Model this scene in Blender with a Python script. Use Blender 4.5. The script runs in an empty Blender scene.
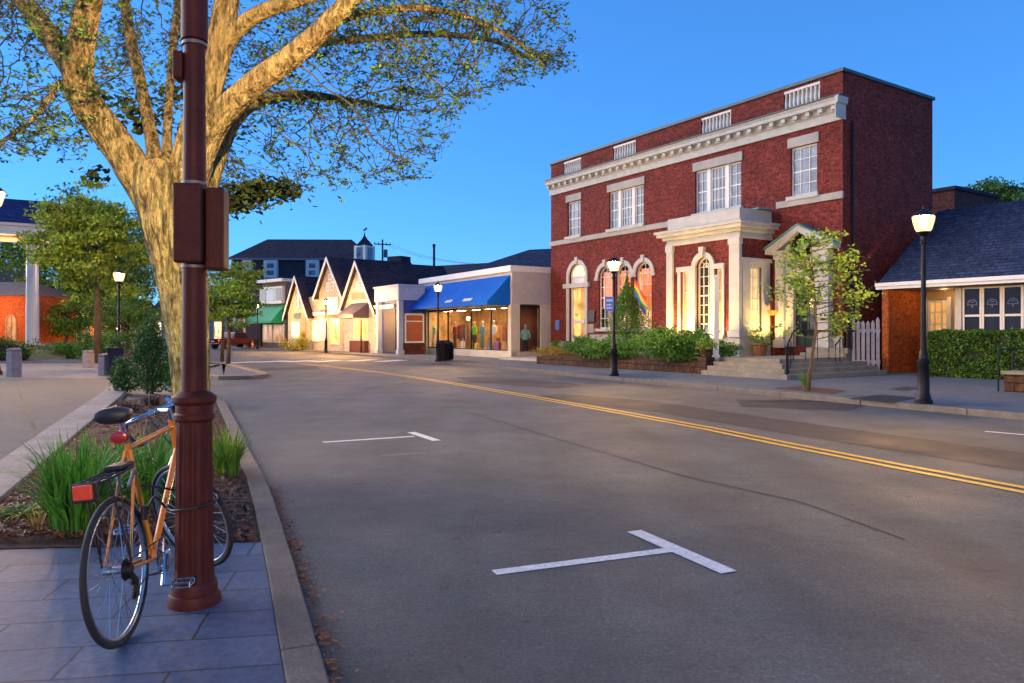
import bpy, math, random
import numpy as np
from mathutils import Vector, Matrix, noise as mnoise
R = math.radians
rnd = random.Random(11)
nrs = np.random.RandomState(5)
SC = bpy.context.scene
COL = SC.collection

# ---------------------------------------------------------------- camera model (metres, camera above the origin looking along +Y)
F, CX, HY, CZ = 740.0, 512.0, 333.0, 1.54
def G(px, py, z=0.0):
    d = F * (CZ - z) / (py - HY)
    return ((px - CX) / F * d, d)
def AT(px, d): return ((px - CX) / F * d, d)
def ZZ(py, d): return CZ + (HY - py) / F * d
def A3(px, py, d): return Vector(((px - CX) / F * d, d, ZZ(py, d)))

class Frame:
    """a local frame of a building: x along its street front, y inward, z up from its ground"""
    def __init__(s, O, right, z0=0.0):
        n = math.hypot(*right); s.r = (right[0] / n, right[1] / n); s.i = (-s.r[1], s.r[0]); s.O = O; s.z0 = z0
        s.ang = math.atan2(s.r[1], s.r[0])
    def t(s, px, y=0.0):
        a = (px - CX) / F
        return (y + s.O[0] * s.i[0] + s.O[1] * s.i[1]) / (a * s.i[0] + s.i[1])
    def x(s, px, y=0.0):
        t = s.t(px, y); a = (px - CX) / F
        return (t * a - s.O[0]) * s.r[0] + (t - s.O[1]) * s.r[1]
    def z(s, px, py, y=0.0):
        return CZ + (HY - py) / F * s.t(px, y) - s.z0
    def tx(s, px, x):
        a = (px - CX) / F
        return (x + s.O[0] * s.r[0] + s.O[1] * s.r[1]) / (a * s.r[0] + s.r[1])
    def y(s, px, x):
        t = s.tx(px, x); a = (px - CX) / F
        return (t * a - s.O[0]) * s.i[0] + (t - s.O[1]) * s.i[1]
    def zx(s, px, py, x):
        return CZ + (HY - py) / F * s.tx(px, x) - s.z0
    def local(s, X, Y):
        return ((X - s.O[0]) * s.r[0] + (Y - s.O[1]) * s.r[1], (X - s.O[0]) * s.i[0] + (Y - s.O[1]) * s.i[1])
    def world(s, x, y):
        return (s.O[0] + x * s.r[0] + y * s.i[0], s.O[1] + x * s.r[1] + y * s.i[1])

# ---------------------------------------------------------------- object helpers
def tag(o, label=None, cat=None, group=None, kind=None):
    if label: o['label'] = label
    if cat: o['category'] = cat
    if group: o['group'] = group
    if kind: o['kind'] = kind
    return o
def empty(name, loc, rz=0.0, label=None, cat=None, group=None):
    o = bpy.data.objects.new(name, None); COL.objects.link(o)
    o.empty_display_size = 0.2
    o.location = loc; o.rotation_euler = (0, 0, rz)
    return tag(o, label, cat, group)
def kids(o): return [c for c in COL.objects if c.parent == o]
def copy_tree(o, parent=None):
    c = o.copy(); COL.objects.link(c); c.parent = parent
    for ch in kids(o): copy_tree(ch, c)
    return c

class MB:
    def __init__(s): s.v = []; s.f = []; s.m = []; s.mi = 0
    def add(s, vs, fs):
        b = len(s.v); s.v.extend(tuple(map(float, v)) for v in vs)
        for f in fs: s.f.append(tuple(b + i for i in f)); s.m.append(s.mi)
        return s
    def quad(s, *p): return s.add(p, [tuple(range(len(p)))])
    def box(s, x0, x1, y0, y1, z0, z1):
        if x0 > x1: x0, x1 = x1, x0
        if y0 > y1: y0, y1 = y1, y0
        if z0 > z1: z0, z1 = z1, z0
        return s.add([(x0,y0,z0),(x1,y0,z0),(x1,y1,z0),(x0,y1,z0),(x0,y0,z1),(x1,y0,z1),(x1,y1,z1),(x0,y1,z1)],
                     [(0,3,2,1),(4,5,6,7),(0,1,5,4),(1,2,6,5),(2,3,7,6),(3,0,4,7)])
    def prism(s, pts, a, b, ax='y'):
        """extrude a 2-D outline: ax y -> pts are (x,z); ax x -> pts (y,z); ax z -> pts (x,y)"""
        def P(p, t): return (p[0], t, p[1]) if ax == 'y' else ((t, p[0], p[1]) if ax == 'x' else (p[0], p[1], t))
        n = len(pts)
        area = sum(pts[i][0] * pts[(i+1) % n][1] - pts[(i+1) % n][0] * pts[i][1] for i in range(n))
        if (area < 0) != (ax == 'y' and False): pass
        if area < 0: pts = pts[::-1]
        vs = [P(p, a) for p in pts] + [P(p, b) for p in pts]
        fl = ax == 'y'
        fs = [tuple(range(n)) if fl else tuple(range(n))[::-1], tuple(range(n, 2*n))[::-1] if fl else tuple(range(n, 2*n))]
        for i in range(n):
            j = (i + 1) % n
            fs.append((j, i, n+i, n+j) if fl else (i, j, n+j, n+i))
        if b < a: fs = [f[::-1] for f in fs]
        return s.add(vs, fs)
    def tube(s, pts, rad, n=8, cap=True, jit=None):
        pts = [Vector(p) for p in pts]
        if not hasattr(rad, '__len__'): rad = [rad] * len(pts)
        d0 = (pts[1] - pts[0]).normalized()
        u = d0.orthogonal().normalized(); vs = []
        for i, p in enumerate(pts):
            d = (pts[min(i+1, len(pts)-1)] - pts[max(i-1, 0)])
            d = d.normalized() if d.length > 1e-9 else d0
            u = (u - d * u.dot(d))
            u = u.normalized() if u.length > 1e-6 else d.orthogonal().normalized()
            w = d.cross(u)
            for k in range(n):
                a = 2 * math.pi * k / n
                r = rad[i] * (jit(p, a, i) if jit else 1.0)
                vs.append(p + u * (math.cos(a) * r) + w * (math.sin(a) * r))
        fs = []
        for i in range(len(pts) - 1):
            for k in range(n):
                k2 = (k + 1) % n
                fs.append((i*n+k, i*n+k2, (i+1)*n+k2, (i+1)*n+k))
        if cap:
            fs.append(tuple(range(n))[::-1]); fs.append(tuple(range((len(pts)-1)*n, len(pts)*n)))
        return s.add(vs, fs)
    def cyl(s, p, q, r0, r1=None, n=12): return s.tube([p, q], [r0, r0 if r1 is None else r1], n)
    def lathe(s, prof, c=(0, 0, 0), n=20, flute=0, sx=1.0, sy=1.0):
        vs = []
        for r, z in prof:
            for k in range(n):
                a = 2 * math.pi * k / n
                vs.append((c[0] + r * math.cos(a) * sx, c[1] + r * math.sin(a) * sy, c[2] + z))
        fs = []
        for i in range(len(prof) - 1):
            for k in range(n):
                k2 = (k + 1) % n
                fs.append((i*n+k, i*n+k2, (i+1)*n+k2, (i+1)*n+k))
        fs.append(tuple(range(n))[::-1]); fs.append(tuple(range((len(prof)-1)*n, len(prof)*n)))
        return s.add(vs, fs)
    def ball(s, c, r, n=12, m=8):
        if not hasattr(r, '__len__'): r = (r, r, r)
        prof = [(max(math.sin(math.pi*i/m), 1e-3), -math.cos(math.pi*i/m)) for i in range(m+1)]
        b = len(s.v)
        s.lathe(prof, (0, 0, 0), n)
        s.v[b:] = [(c[0]+v[0]*r[0], c[1]+v[1]*r[1], c[2]+v[2]*r[2]) for v in s.v[b:]]
        return s
    def arch(s, xc, zs, r0, r1, y0, y1, n=16, a0=0.0, a1=math.pi, e=1.0):
        """ring segment in the x-z plane between radii r0 and r1, from depth y0 to y1"""
        for i in range(n):
            t0 = a0 + (a1-a0) * i / n; t1 = a0 + (a1-a0) * (i+1) / n
            p = [(xc + r*math.cos(t), zs + r*math.sin(t)*e) for r, t in ((r0,t0),(r1,t0),(r1,t1),(r0,t1))]
            vs = [(x, y0, z) for x, z in p] + [(x, y1, z) for x, z in p]
            fs = [(0,1,2,3), (1,5,6,2), (3,7,4,0)[::-1] if False else (0,3,7,4)]
            if i == 0: fs.append((0,4,5,1))
            if i == n-1: fs.append((3,2,6,7))
            s.add(vs, fs)
        return s
    def build(s, name, mats, parent=None, smooth=False, bev=0.0, loc=None):
        me = bpy.data.meshes.new(name)
        me.from_pydata(s.v, [], s.f)
        if not isinstance(mats, (list, tuple)): mats = [mats]
        for m in mats: me.materials.append(m)
        if len(mats) > 1: me.polygons.foreach_set('material_index', s.m)
        if smooth: me.polygons.foreach_set('use_smooth', [True] * len(me.polygons))
        me.update()
        o = bpy.data.objects.new(name, me); COL.objects.link(o)
        if parent: o.parent = parent
        if loc: o.location = loc
        if smooth == 'auto':
            try: me.set_sharp_from_angle(angle=R(35))
            except Exception: pass
        if bev:
            b = o.modifiers.new('edge', 'BEVEL'); b.width = bev; b.segments = 2; b.limit_method = 'ANGLE'; b.angle_limit = R(40)
        return o

# ---------------------------------------------------------------- materials
def nodes(name):
    m = bpy.data.materials.new(name); m.use_nodes = True
    nt = m.node_tree; p = nt.nodes['Principled BSDF']
    return m, nt, p
def L(nt, a, b): nt.links.new(a, b)
def noise(nt, vec, scale, detail=4, rough=.6):
    n = nt.nodes.new('ShaderNodeTexNoise'); n.inputs['Scale'].default_value = scale
    n.inputs['Detail'].default_value = detail; n.inputs['Roughness'].default_value = rough
    if vec is not None: L(nt, vec, n.inputs['Vector'])
    return n.outputs['Fac']
def ramp(nt, fac, stops):
    r = nt.nodes.new('ShaderNodeValToRGB'); e = r.color_ramp.elements
    while len(e) < len(stops): e.new(.5)
    for k, (p, c) in zip(e, stops):
        k.position = p; k.color = (c[0], c[1], c[2], 1) if hasattr(c, '__len__') else (c, c, c, 1)
    L(nt, fac, r.inputs['Fac']); return r.outputs['Color']
def mix(nt, f, a, b, mode='MIX'):
    n = nt.nodes.new('ShaderNodeMix'); n.data_type = 'RGBA'; n.blend_type = mode
    for s, v in ((n.inputs[0], f), (n.inputs[6], a), (n.inputs[7], b)):
        if hasattr(v, 'is_linked'): L(nt, v, s)
        elif hasattr(v, '__len__'): s.default_value = (v[0], v[1], v[2], 1)
        else: s.default_value = v
    return n.outputs[2]
def bump(nt, p, h, strength=.3, dist=.02):
    b = nt.nodes.new('ShaderNodeBump'); b.inputs['Strength'].default_value = strength; b.inputs['Distance'].default_value = dist
    L(nt, h, b.inputs['Height']); L(nt, b.outputs[0], p.inputs['Normal'])
def coords(nt, which='Object'):
    return nt.nodes.new('ShaderNodeTexCoord').outputs[which]
def sc(c, k): return tuple(min(x * k, 1.0) for x in c)
def M(name, col, rough=.7, var=.18, scale=3.0, metal=0.0, bmp=0.0, bscale=40.0, spec=.5, fine=0.0):
    m, nt, p = nodes(name); c = coords(nt)
    f = noise(nt, c, scale, 5)
    out = ramp(nt, f, [(.3, sc(col, 1-var)), (.7, sc(col, 1+var))])
    if fine:
        g = noise(nt, c, bscale, 3, .7)
        out = mix(nt, 1.0, out, ramp(nt, g, [(.3, 1-fine), (.7, 1.0)]), 'MULTIPLY')
    L(nt, out, p.inputs['Base Color'])
    p.inputs['Roughness'].default_value = rough; p.inputs['Metallic'].default_value = metal
    p.inputs['Specular IOR Level'].default_value = spec
    if bmp: bump(nt, p, noise(nt, c, bscale, 3, .7), bmp, .02)
    return m
def emit(name, col, s, var=0.0, scale=3.0):
    m, nt, p = nodes(name)
    p.inputs['Base Color'].default_value = (*sc(col, .6), 1)
    p.inputs['Emission Strength'].default_value = s
    if var:
        f = noise(nt, coords(nt), scale, 4)
        L(nt, ramp(nt, f, [(.3, sc(col, 1-var)), (.7, col)]), p.inputs['Emission Color'])
    else: p.inputs['Emission Color'].default_value = (*col, 1)
    return m
def interior(name, col, s):
    """a lit room seen through a window: soft patches of light, shelves and dark furniture shapes"""
    m, nt, p = nodes(name); c = coords(nt)
    mp = nt.nodes.new('ShaderNodeMapping'); mp.inputs['Scale'].default_value = (2.2, 2.2, .8); L(nt, c, mp.inputs[0])
    vo = nt.nodes.new('ShaderNodeTexVoronoi'); vo.distance = 'CHEBYCHEV'; vo.inputs['Scale'].default_value = 1.6; L(nt, mp.outputs[0], vo.inputs['Vector'])
    f = noise(nt, c, 1.5, 4, .65)
    a = ramp(nt, f, [(.34, sc(col, .22)), (.5, sc(col, .8)), (.68, col)])
    bw_ = nt.nodes.new('ShaderNodeRGBToBW'); L(nt, vo.outputs['Color'], bw_.inputs[0])
    b = ramp(nt, bw_.outputs[0], [(.25, (.35, .22, .15)), (.5, (1, .9, .8)), (.8, (1, 1, 1))])
    L(nt, mix(nt, 1.0, a, b, 'MULTIPLY'), p.inputs['Emission Color']); p.inputs['Emission Strength'].default_value = s
    p.inputs['Base Color'].default_value = (*sc(col, .3), 1); p.inputs['Roughness'].default_value = .3
    return m
def wallcoord(nt):
    """brick courses follow x on front and back faces and y on the side faces"""
    tc = nt.nodes.new('ShaderNodeTexCoord')
    so = nt.nodes.new('ShaderNodeSeparateXYZ'); L(nt, tc.outputs['Object'], so.inputs[0])
    sn = nt.nodes.new('ShaderNodeSeparateXYZ'); L(nt, tc.outputs['Normal'], sn.inputs[0])
    ab = nt.nodes.new('ShaderNodeMath'); ab.operation = 'ABSOLUTE'; L(nt, sn.outputs[0], ab.inputs[0])
    gt = nt.nodes.new('ShaderNodeMath'); gt.operation = 'GREATER_THAN'; L(nt, ab.outputs[0], gt.inputs[0]); gt.inputs[1].default_value = .6
    mx = nt.nodes.new('ShaderNodeMix'); L(nt, gt.outputs[0], mx.inputs[0]); L(nt, so.outputs[0], mx.inputs[2]); L(nt, so.outputs[1], mx.inputs[3])
    cb = nt.nodes.new('ShaderNodeCombineXYZ'); L(nt, mx.outputs[0], cb.inputs[0]); L(nt, so.outputs[2], cb.inputs[1])
    return cb.outputs[0], tc.outputs['Object']
def bricks(name, c1, c2, mort, bw=.215, bh=.075, ms=.008, rough=.85, stain=.35, off=.5, bstr=.4):
    m, nt, p = nodes(name); v, ob = wallcoord(nt)
    b = nt.nodes.new('ShaderNodeTexBrick'); L(nt, v, b.inputs['Vector'])
    b.inputs['Scale'].default_value = 1; b.inputs['Brick Width'].default_value = bw; b.inputs['Row Height'].default_value = bh
    b.inputs['Mortar Size'].default_value = ms; b.offset = off
    b.inputs['Color1'].default_value = (*c1, 1); b.inputs['Color2'].default_value = (*c2, 1); b.inputs['Mortar'].default_value = (*mort, 1)
    st = mix(nt, 1.0, ramp(nt, noise(nt, ob, 1.1, 6, .7), [(.3, 1-stain), (.68, 1.1)]), ramp(nt, noise(nt, ob, 4.2, 5, .75), [(.32, .72), (.66, 1.15)]), 'MULTIPLY')
    sp = ramp(nt, noise(nt, v, 9.0, 2, .6), [(.3, .55), (.7, 1.4)])
    o = mix(nt, 1.0, mix(nt, 1.0, b.outputs['Color'], st, 'MULTIPLY'), sp, 'MULTIPLY')
    L(nt, o, p.inputs['Base Color']); p.inputs['Roughness'].default_value = rough; p.inputs['Specular IOR Level'].default_value = .15
    bump(nt, p, b.outputs['Fac'], -bstr, .008)
    return m
def leafmat(name, c, c2=None, rough=.55, trans=.25):
    m, nt, p = nodes(name)
    g = nt.nodes.new('ShaderNodeNewGeometry')
    c2 = c2 or sc(c, .5)
    col = ramp(nt, g.outputs['Random Per Island'], [(0, c2), (.5, c), (1, sc(c, 1.45))])
    L(nt, col, p.inputs['Base Color']); p.inputs['Roughness'].default_value = rough
    p.inputs['Specular IOR Level'].default_value = .25
    t = nt.nodes.new('ShaderNodeBsdfTranslucent'); L(nt, col, t.inputs[0])
    ms = nt.nodes.new('ShaderNodeMixShader'); ms.inputs[0].default_value = trans
    L(nt, p.outputs[0], ms.inputs[1]); L(nt, t.outputs[0], ms.inputs[2])
    L(nt, ms.outputs[0], nt.nodes['Material Output'].inputs[0])
    return m
def clearglass(name, tint=(1, 1, 1), rough=.02, refl=.10):
    m, nt, p = nodes(name); nt.nodes.remove(p)
    t = nt.nodes.new('ShaderNodeBsdfTransparent'); t.inputs[0].default_value = (*tint, 1)
    g = nt.nodes.new('ShaderNodeBsdfGlossy'); g.inputs['Roughness'].default_value = rough
    ms = nt.nodes.new('ShaderNodeMixShader')
    f = nt.nodes.new('ShaderNodeFresnel'); f.inputs[0].default_value = 1.5
    k = nt.nodes.new('ShaderNodeMath'); k.operation = 'MULTIPLY'; k.inputs[1].default_value = .45; L(nt, f.outputs[0], k.inputs[0]); L(nt, k.outputs[0], ms.inputs[0]); L(nt, t.outputs[0], ms.inputs[1]); L(nt, g.outputs[0], ms.inputs[2])
    L(nt, ms.outputs[0], nt.nodes['Material Output'].inputs[0])
    return m

WHITE = M('white_paint', (.62, .61, .59), .5, .06, 2.0, bmp=.05)
WHITE2 = M('stone_white', (.45, .44, .41), .7, .12, 2.5, bmp=.1, fine=.12)
GREYSTONE = M('limestone', (.36, .34, .31), .8, .18, 1.5, bmp=.15, fine=.2)
BRICK = bricks('red_brick', (.23, .032, .023), (.125, .017, .015), (.15, .065, .055))
BRICKBACK = bricks('brown_brick', (.12, .03, .025), (.08, .02, .018), (.12, .07, .06))
ORANGE = bricks('orange_brick', (.42, .10, .022), (.34, .072, .016), (.30, .13, .06), stain=.2, ms=.006)
KIOSK = bricks('kiosk_brick', (.6, .11, .02), (.5, .08, .015), (.3, .12, .05), stain=.2)
BLACKMETAL = M('black_metal', (.007, .006, .009), .45, .2, 6, spec=.22, bmp=.03, bscale=60)
POSTMETAL = M('maroon_painted_iron', (.085, .017, .013), .5, .25, 5, bmp=.12, bscale=55, fine=.25, spec=.16)
CHROME = M('chrome', (.62, .62, .64), .22, .1, 20, metal=1)
ALU = M('brushed_aluminium', (.45, .45, .47), .35, .12, 20, metal=1)
RUBBER = M('tyre_rubber', (.022, .018, .018), .75, .2, 30, bmp=.2, bscale=150)
SLATE = bricks('roof_shingle_blue', (.046, .062, .115), (.027, .040, .085), (.012, .018, .045), .32, .115, .012, stain=.35, bstr=.8)
DARKROOF = bricks('roof_shingle_dark', (.058, .048, .068), (.034, .028, .044), (.016, .013, .022), .36, .15, .015, stain=.4, bstr=.8)
COPPER = M('green_copper', (.06, .25, .26), .6, .2, 4)
PANE = M('sky_lit_pane', (.11, .15, .22), .12, .75, 1.4, spec=.35)
DARKPANE = M('dark_pane', (.022, .018, .028), .08, .3, 2, spec=.25)
CLEAR = clearglass('clear_glass')
# ---------------------------------------------------------------- world, sun, camera
SUN_EL, SUN_ROT = R(18), R(-72)
w = bpy.data.worlds.new('World'); SC.world = w; w.use_nodes = True
wn = w.node_tree; bg = wn.nodes['Background']
sk = wn.nodes.new('ShaderNodeTexSky'); sk.sky_type = 'NISHITA'; sk.sun_disc = False
sk.sun_elevation = SUN_EL; sk.sun_rotation = SUN_ROT
sk.air_density = 1.0; sk.dust_density = 0.0; sk.ozone_density = 10.0
gm = wn.nodes.new('ShaderNodeGamma'); gm.inputs[1].default_value = .66; L(wn, sk.outputs[0], gm.inputs[0])
mm = wn.nodes.new('ShaderNodeVectorMath'); mm.operation = 'MULTIPLY'; mm.inputs[1].default_value = (.43, .80, 1.14)
L(wn, gm.outputs[0], mm.inputs[0]); L(wn, mm.outputs[0], bg.inputs[0]); bg.inputs[1].default_value = .15
sl = bpy.data.lights.new('sun', 'SUN'); sl.energy = 1.5; sl.angle = R(50); sl.color = (1, .92, .84)
so = bpy.data.objects.new('sun', sl); COL.objects.link(so)
sd = Vector((math.sin(SUN_ROT)*math.cos(SUN_EL), math.cos(SUN_ROT)*math.cos(SUN_EL), math.sin(SUN_EL)))
so.rotation_euler = (-sd).to_track_quat('-Z', 'Y').to_euler(); so.location = sd * 60
cam = bpy.data.cameras.new('camera'); co = bpy.data.objects.new('camera', cam); COL.objects.link(co)
cam.lens = 36.0 * F / 1024; cam.sensor_width = 36; cam.shift_y = -(341.5 - HY) / 1024
cam.clip_start = .05; cam.clip_end = 3000
co.location = (0, 0, CZ); co.rotation_euler = (R(90), 0, 0); SC.camera = co
vs = SC.view_settings
vs.view_transform = 'Standard'; vs.look = 'None'; vs.exposure = 1.35; vs.gamma = 1; vs.use_curve_mapping = False
SC.cycles.use_denoising = True
try: SC.cycles.denoiser = 'OPENIMAGEDENOISE'
except Exception: pass
SC.cycles.max_bounces = 6; SC.cycles.transparent_max_bounces = 12; SC.cycles.sample_clamp_indirect = 6
SC.cycles.use_light_tree = True

# ---------------------------------------------------------------- ground, road, pavements
def asphalt(name, base, tint, patch=.25):
    m, nt, p = nodes(name); c = coords(nt)
    big = ramp(nt, noise(nt, c, .35, 6, .6), [(.32, sc(base, 1-patch)), (.68, sc(base, 1+patch))])
    mid = ramp(nt, noise(nt, c, 2.2, 5, .7), [(.35, tint), (.65, (1, 1, 1))])
    fine = ramp(nt, noise(nt, c, 42, 3, .85), [(.28, .40), (.47, .92), (.56, 1.05), (.74, 1.9)])
    mpw = nt.nodes.new('ShaderNodeMapping'); mpw.inputs['Rotation'].default_value = (0, 0, R(-27)); mpw.inputs['Scale'].default_value = (1.1, .07, 1); L(nt, c, mpw.inputs[0])
    wear = ramp(nt, noise(nt, mpw.outputs[0], 1.0, 3, .5), [(.33, .78), (.5, 1.0), (.68, 1.18)])
    spots = ramp(nt, noise(nt, c, 5.5, 2, .5), [(.0, 1.0), (.66, 1.0), (.72, .72)])
    grit = ramp(nt, noise(nt, c, 13, 4, .8), [(.3, .80), (.7, 1.16)])
    o = mix(nt, 1.0, mix(nt, 1.0, big, mid, 'MULTIPLY'), fine, 'MULTIPLY')
    for q_ in (wear, spots, grit): o = mix(nt, 1.0, o, q_, 'MULTIPLY')
    # hairline cracks
    vo = nt.nodes.new('ShaderNodeTexVoronoi'); vo.feature = 'DISTANCE_TO_EDGE'; vo.inputs['Scale'].default_value = .28
    mp = nt.nodes.new('ShaderNodeVectorMath'); mp.operation = 'ADD'
    nn = nt.nodes.new('ShaderNodeTexNoise'); nn.inputs['Scale'].default_value = 1.3; L(nt, c, nn.inputs['Vector'])
    L(nt, c, mp.inputs[0]); L(nt, nn.outputs['Color'], mp.inputs[1]); L(nt, mp.outputs[0], vo.inputs['Vector'])
    cr = ramp(nt, vo.outputs['Distance'], [(.0, .82), (.006, 1.0)])
    o = mix(nt, 1.0, o, cr, 'MULTIPLY')
    L(nt, o, p.inputs['Base Color'])
    L(nt, ramp(nt, noise(nt, c, .8, 4), [(.3, .62), (.7, .85)]), p.inputs['Roughness'])
    bump(nt, p, noise(nt, c, 110, 2, .8), .35, .012)
    return m
ASPHALT = asphalt('old_asphalt', (.094, .093, .088), (.85, .82, .80))
PATCH = asphalt('patch_asphalt', (.040, .030, .029), (.9, .85, .85), .15)
def slabs(name, c1, c2, mort, bw, bh, ms, rough=.75, rz=0.0, off=.5, bstr=.5):
    m, nt, p = nodes(name); c = coords(nt)
    mp = nt.nodes.new('ShaderNodeMapping'); mp.inputs['Rotation'].default_value = (0, 0, rz); L(nt, c, mp.inputs[0])
    wv = nt.nodes.new('ShaderNodeVectorMath'); wv.operation = 'ADD'
    nn = nt.nodes.new('ShaderNodeTexNoise'); nn.inputs['Scale'].default_value = 5; L(nt, c, nn.inputs['Vector'])
    s2 = nt.nodes.new('ShaderNodeVectorMath'); s2.operation = 'SCALE'; s2.inputs['Scale'].default_value = .02
    L(nt, nn.outputs['Color'], s2.inputs[0]); L(nt, mp.outputs[0], wv.inputs[0]); L(nt, s2.outputs[0], wv.inputs[1])
    b = nt.nodes.new('ShaderNodeTexBrick'); L(nt, wv.outputs[0], b.inputs['Vector'])
    b.inputs['Scale'].default_value = 1; b.inputs['Brick Width'].default_value = bw; b.inputs['Row Height'].default_value = bh
    b.inputs['Mortar Size'].default_value = ms; b.offset = off; b.inputs['Mortar Smooth'].default_value = .3
    b.inputs['Color1'].default_value = (*c1, 1); b.inputs['Color2'].default_value = (*c2, 1); b.inputs['Mortar'].default_value = (*mort, 1)
    st = ramp(nt, noise(nt, c, 1.6, 6, .65), [(.3, .72), (.7, 1.15)])
    fi = ramp(nt, noise(nt, c, 22, 5, .75), [(.3, .62), (.7, 1.32)])
    o = mix(nt, 1.0, mix(nt, 1.0, b.outputs['Color'], st, 'MULTIPLY'), fi, 'MULTIPLY')
    L(nt, o, p.inputs['Base Color']); p.inputs['Roughness'].default_value = rough
    h = mix(nt, .35, b.outputs['Fac'], noise(nt, c, 9, 5, .7))
    bump(nt, p, h, -bstr, .012)
    return m
BLUESTONE = slabs('bluestone_pavers', (.088, .112, .185), (.052, .070, .130), (.022, .022, .026), .95, .34, .008, .6, R(-9))
SIDEWALK = slabs('concrete_pavement', (.095, .112, .14), (.082, .096, .12), (.07, .065, .06), 1.5, 1.5, .012, .8, R(-27), 0.0, .25)
PLAZA = slabs('plaza_concrete', (.066, .069, .078), (.057, .061, .072), (.07, .06, .06), 3.2, 6.0, .02, .8, R(-25), 0.0, .25)
COBBLE = slabs('paver_field', (.26, .22, .20), (.20, .18, .18), (.10, .09, .09), .4, .2, .01, .8, R(-25), .5, .3)
GRANITE = M('granite_kerb', (.21, .16, .125), .85, .22, 5, bmp=.4, bscale=60, fine=.5)
BORDER = slabs('pale_border_stone', (.25, .235, .235), (.19, .18, .185), (.07, .06, .06), 1.3, 3.0, .01, .8, R(65), 0.0, .3)
EARTH = M('earth_ground', (.06, .06, .045), .95, .3, .5)
PAINT_W = M('white_road_paint', (.78, .77, .75), .6, .14, 12, fine=.4, bscale=35)
PAINT_FAINT = M('worn_road_paint', (.20, .185, .175), .75, .3, 9, fine=.6, bscale=30)
PAINT_Y = M('yellow_road_paint', (.80, .45, .035), .6, .16, 9, fine=.4, bscale=35)

def sheet(name, pts, z, mat, parent=None, kind='structure'):
    mb = MB(); mb.quad(*[(x, y, z) for x, y in pts])
    n = len(pts); ar = sum(pts[i][0]*pts[(i+1) % n][1]-pts[(i+1) % n][0]*pts[i][1] for i in range(n))
    if ar < 0: mb.f = [f[::-1] for f in mb.f]
    o = mb.build(name, mat, parent)
    if kind: o['kind'] = kind
    return o
def slab(name, pts, z0, z1, mat, bev=0.0):
    mb = MB(); mb.prism(pts, z0, z1, 'z')
    o = mb.build(name, mat, bev=bev); o['kind'] = 'structure'; return o
def offset(line, d):
    """shift a polyline sideways (positive d: to the right of its direction)"""
    out = []
    for i, p in enumerate(line):
        a = Vector(line[max(i-1, 0)]); b = Vector(line[min(i+1, len(line)-1)]); t = (b - a).normalized()
        out.append((p[0] + t.y * d, p[1] - t.x * d))
    return out
def smooth_line(line, k=6):
    out = []
    P = [Vector(p) for p in line]
    for i in range(len(P)-1):
        p0, p1, p2, p3 = P[max(i-1, 0)], P[i], P[i+1], P[min(i+2, len(P)-1)]
        for j in range(k):
            t = j / k
            out.append(.5*((2*p1)+(p2-p0)*t+(2*p0-5*p1+4*p2-p3)*t*t+(3*p1-p0-3*p2+p3)*t**3))
    out.append(P[-1]); return out
def ribbon(name, line, d0, d1, z0, z1, mat, seg=None, bev=0.0, block=2.1):
    """a kerb: solid stone blocks laid along a line between two sideways offsets"""
    P = [Vector(p) for p in line]; res = [P[0]]; acc = 0.0
    for p, q in zip(P, P[1:]):
        n = max(1, int((q-p).length/.3)); n = n if (q-p).length < 60 else 20
        for i in range(1, n+1): res.append(p.lerp(q, i/n))
    a, b = offset([tuple(p) for p in res], d0), offset([tuple(p) for p in res], d1); mb = MB(); rk = random.Random(4)
    per = max(2, int(block/.3)); i = 0; s_ = 1 if d1 > d0 else -1
    while i < len(res)-1:
        j = min(i+per, len(res)-1); n = j-i+1; vs = []; dz = rk.uniform(-.004, .004); dy = rk.uniform(-.005, .005)
        for k in range(i, j+1):
            A_, B_ = Vector(a[k]), Vector(b[k]); t = (res[min(k+1, len(res)-1)]-res[max(k-1, 0)]).normalized()
            sh = t*.006 if k == i else (t*-.006 if k == j else t*0); w_ = (A_-B_).normalized()*(dy+rk.uniform(-.003, .003))
            zz = z1+dz+rk.uniform(-.002, .002)
            vs += [(*(A_+sh+w_), z0), (*(B_+sh), z0), (*(B_+sh), zz), (*(A_+sh+w_), zz)]
        fs = []
        for k in range(n-1):
            for e in range(4):
                e2 = (e+1) % 4; f = (k*4+e, (k+1)*4+e, (k+1)*4+e2, k*4+e2); fs.append(f if s_ > 0 else f[::-1])
        c0, c1 = (0, 1, 2, 3), tuple((n-1)*4+k for k in (3, 2, 1, 0)); fs += [c0, c1] if s_ > 0 else [c0[::-1], c1[::-1]]
        mb.add(vs, fs); i = j
    o = mb.build(name, mat, bev=bev); o['kind'] = 'structure'; return o

sheet('ground', [(-900, -200), (900, -200), (900, 1500), (-900, 1500)], -.03, EARTH)
sheet('road', [(-130, -25), (60, -25), (60, 150), (-130, 150)], 0.0, ASPHALT)

# right pavement
KR = [(27.0, -22.0), (16.0, -.7), (9.02, 13.04), (8.06, 14.75), (7.3, 16.1), (6.45, 17.8), (3.25, 24.0), (-2.2, 34.8), (-7.4, 44.9), (-16.4, 60.0), (-31.0, 78.0), (-58.0, 104.0)]
KRI = offset(KR, .16)
slab('pavement', KRI + [(-58, 150), (58, 150), (58, -22)], -.02, .115, SIDEWALK)
ribbon('kerb', KR, 0.0, .16, -.02, .12, GRANITE, bev=.015)
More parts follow.
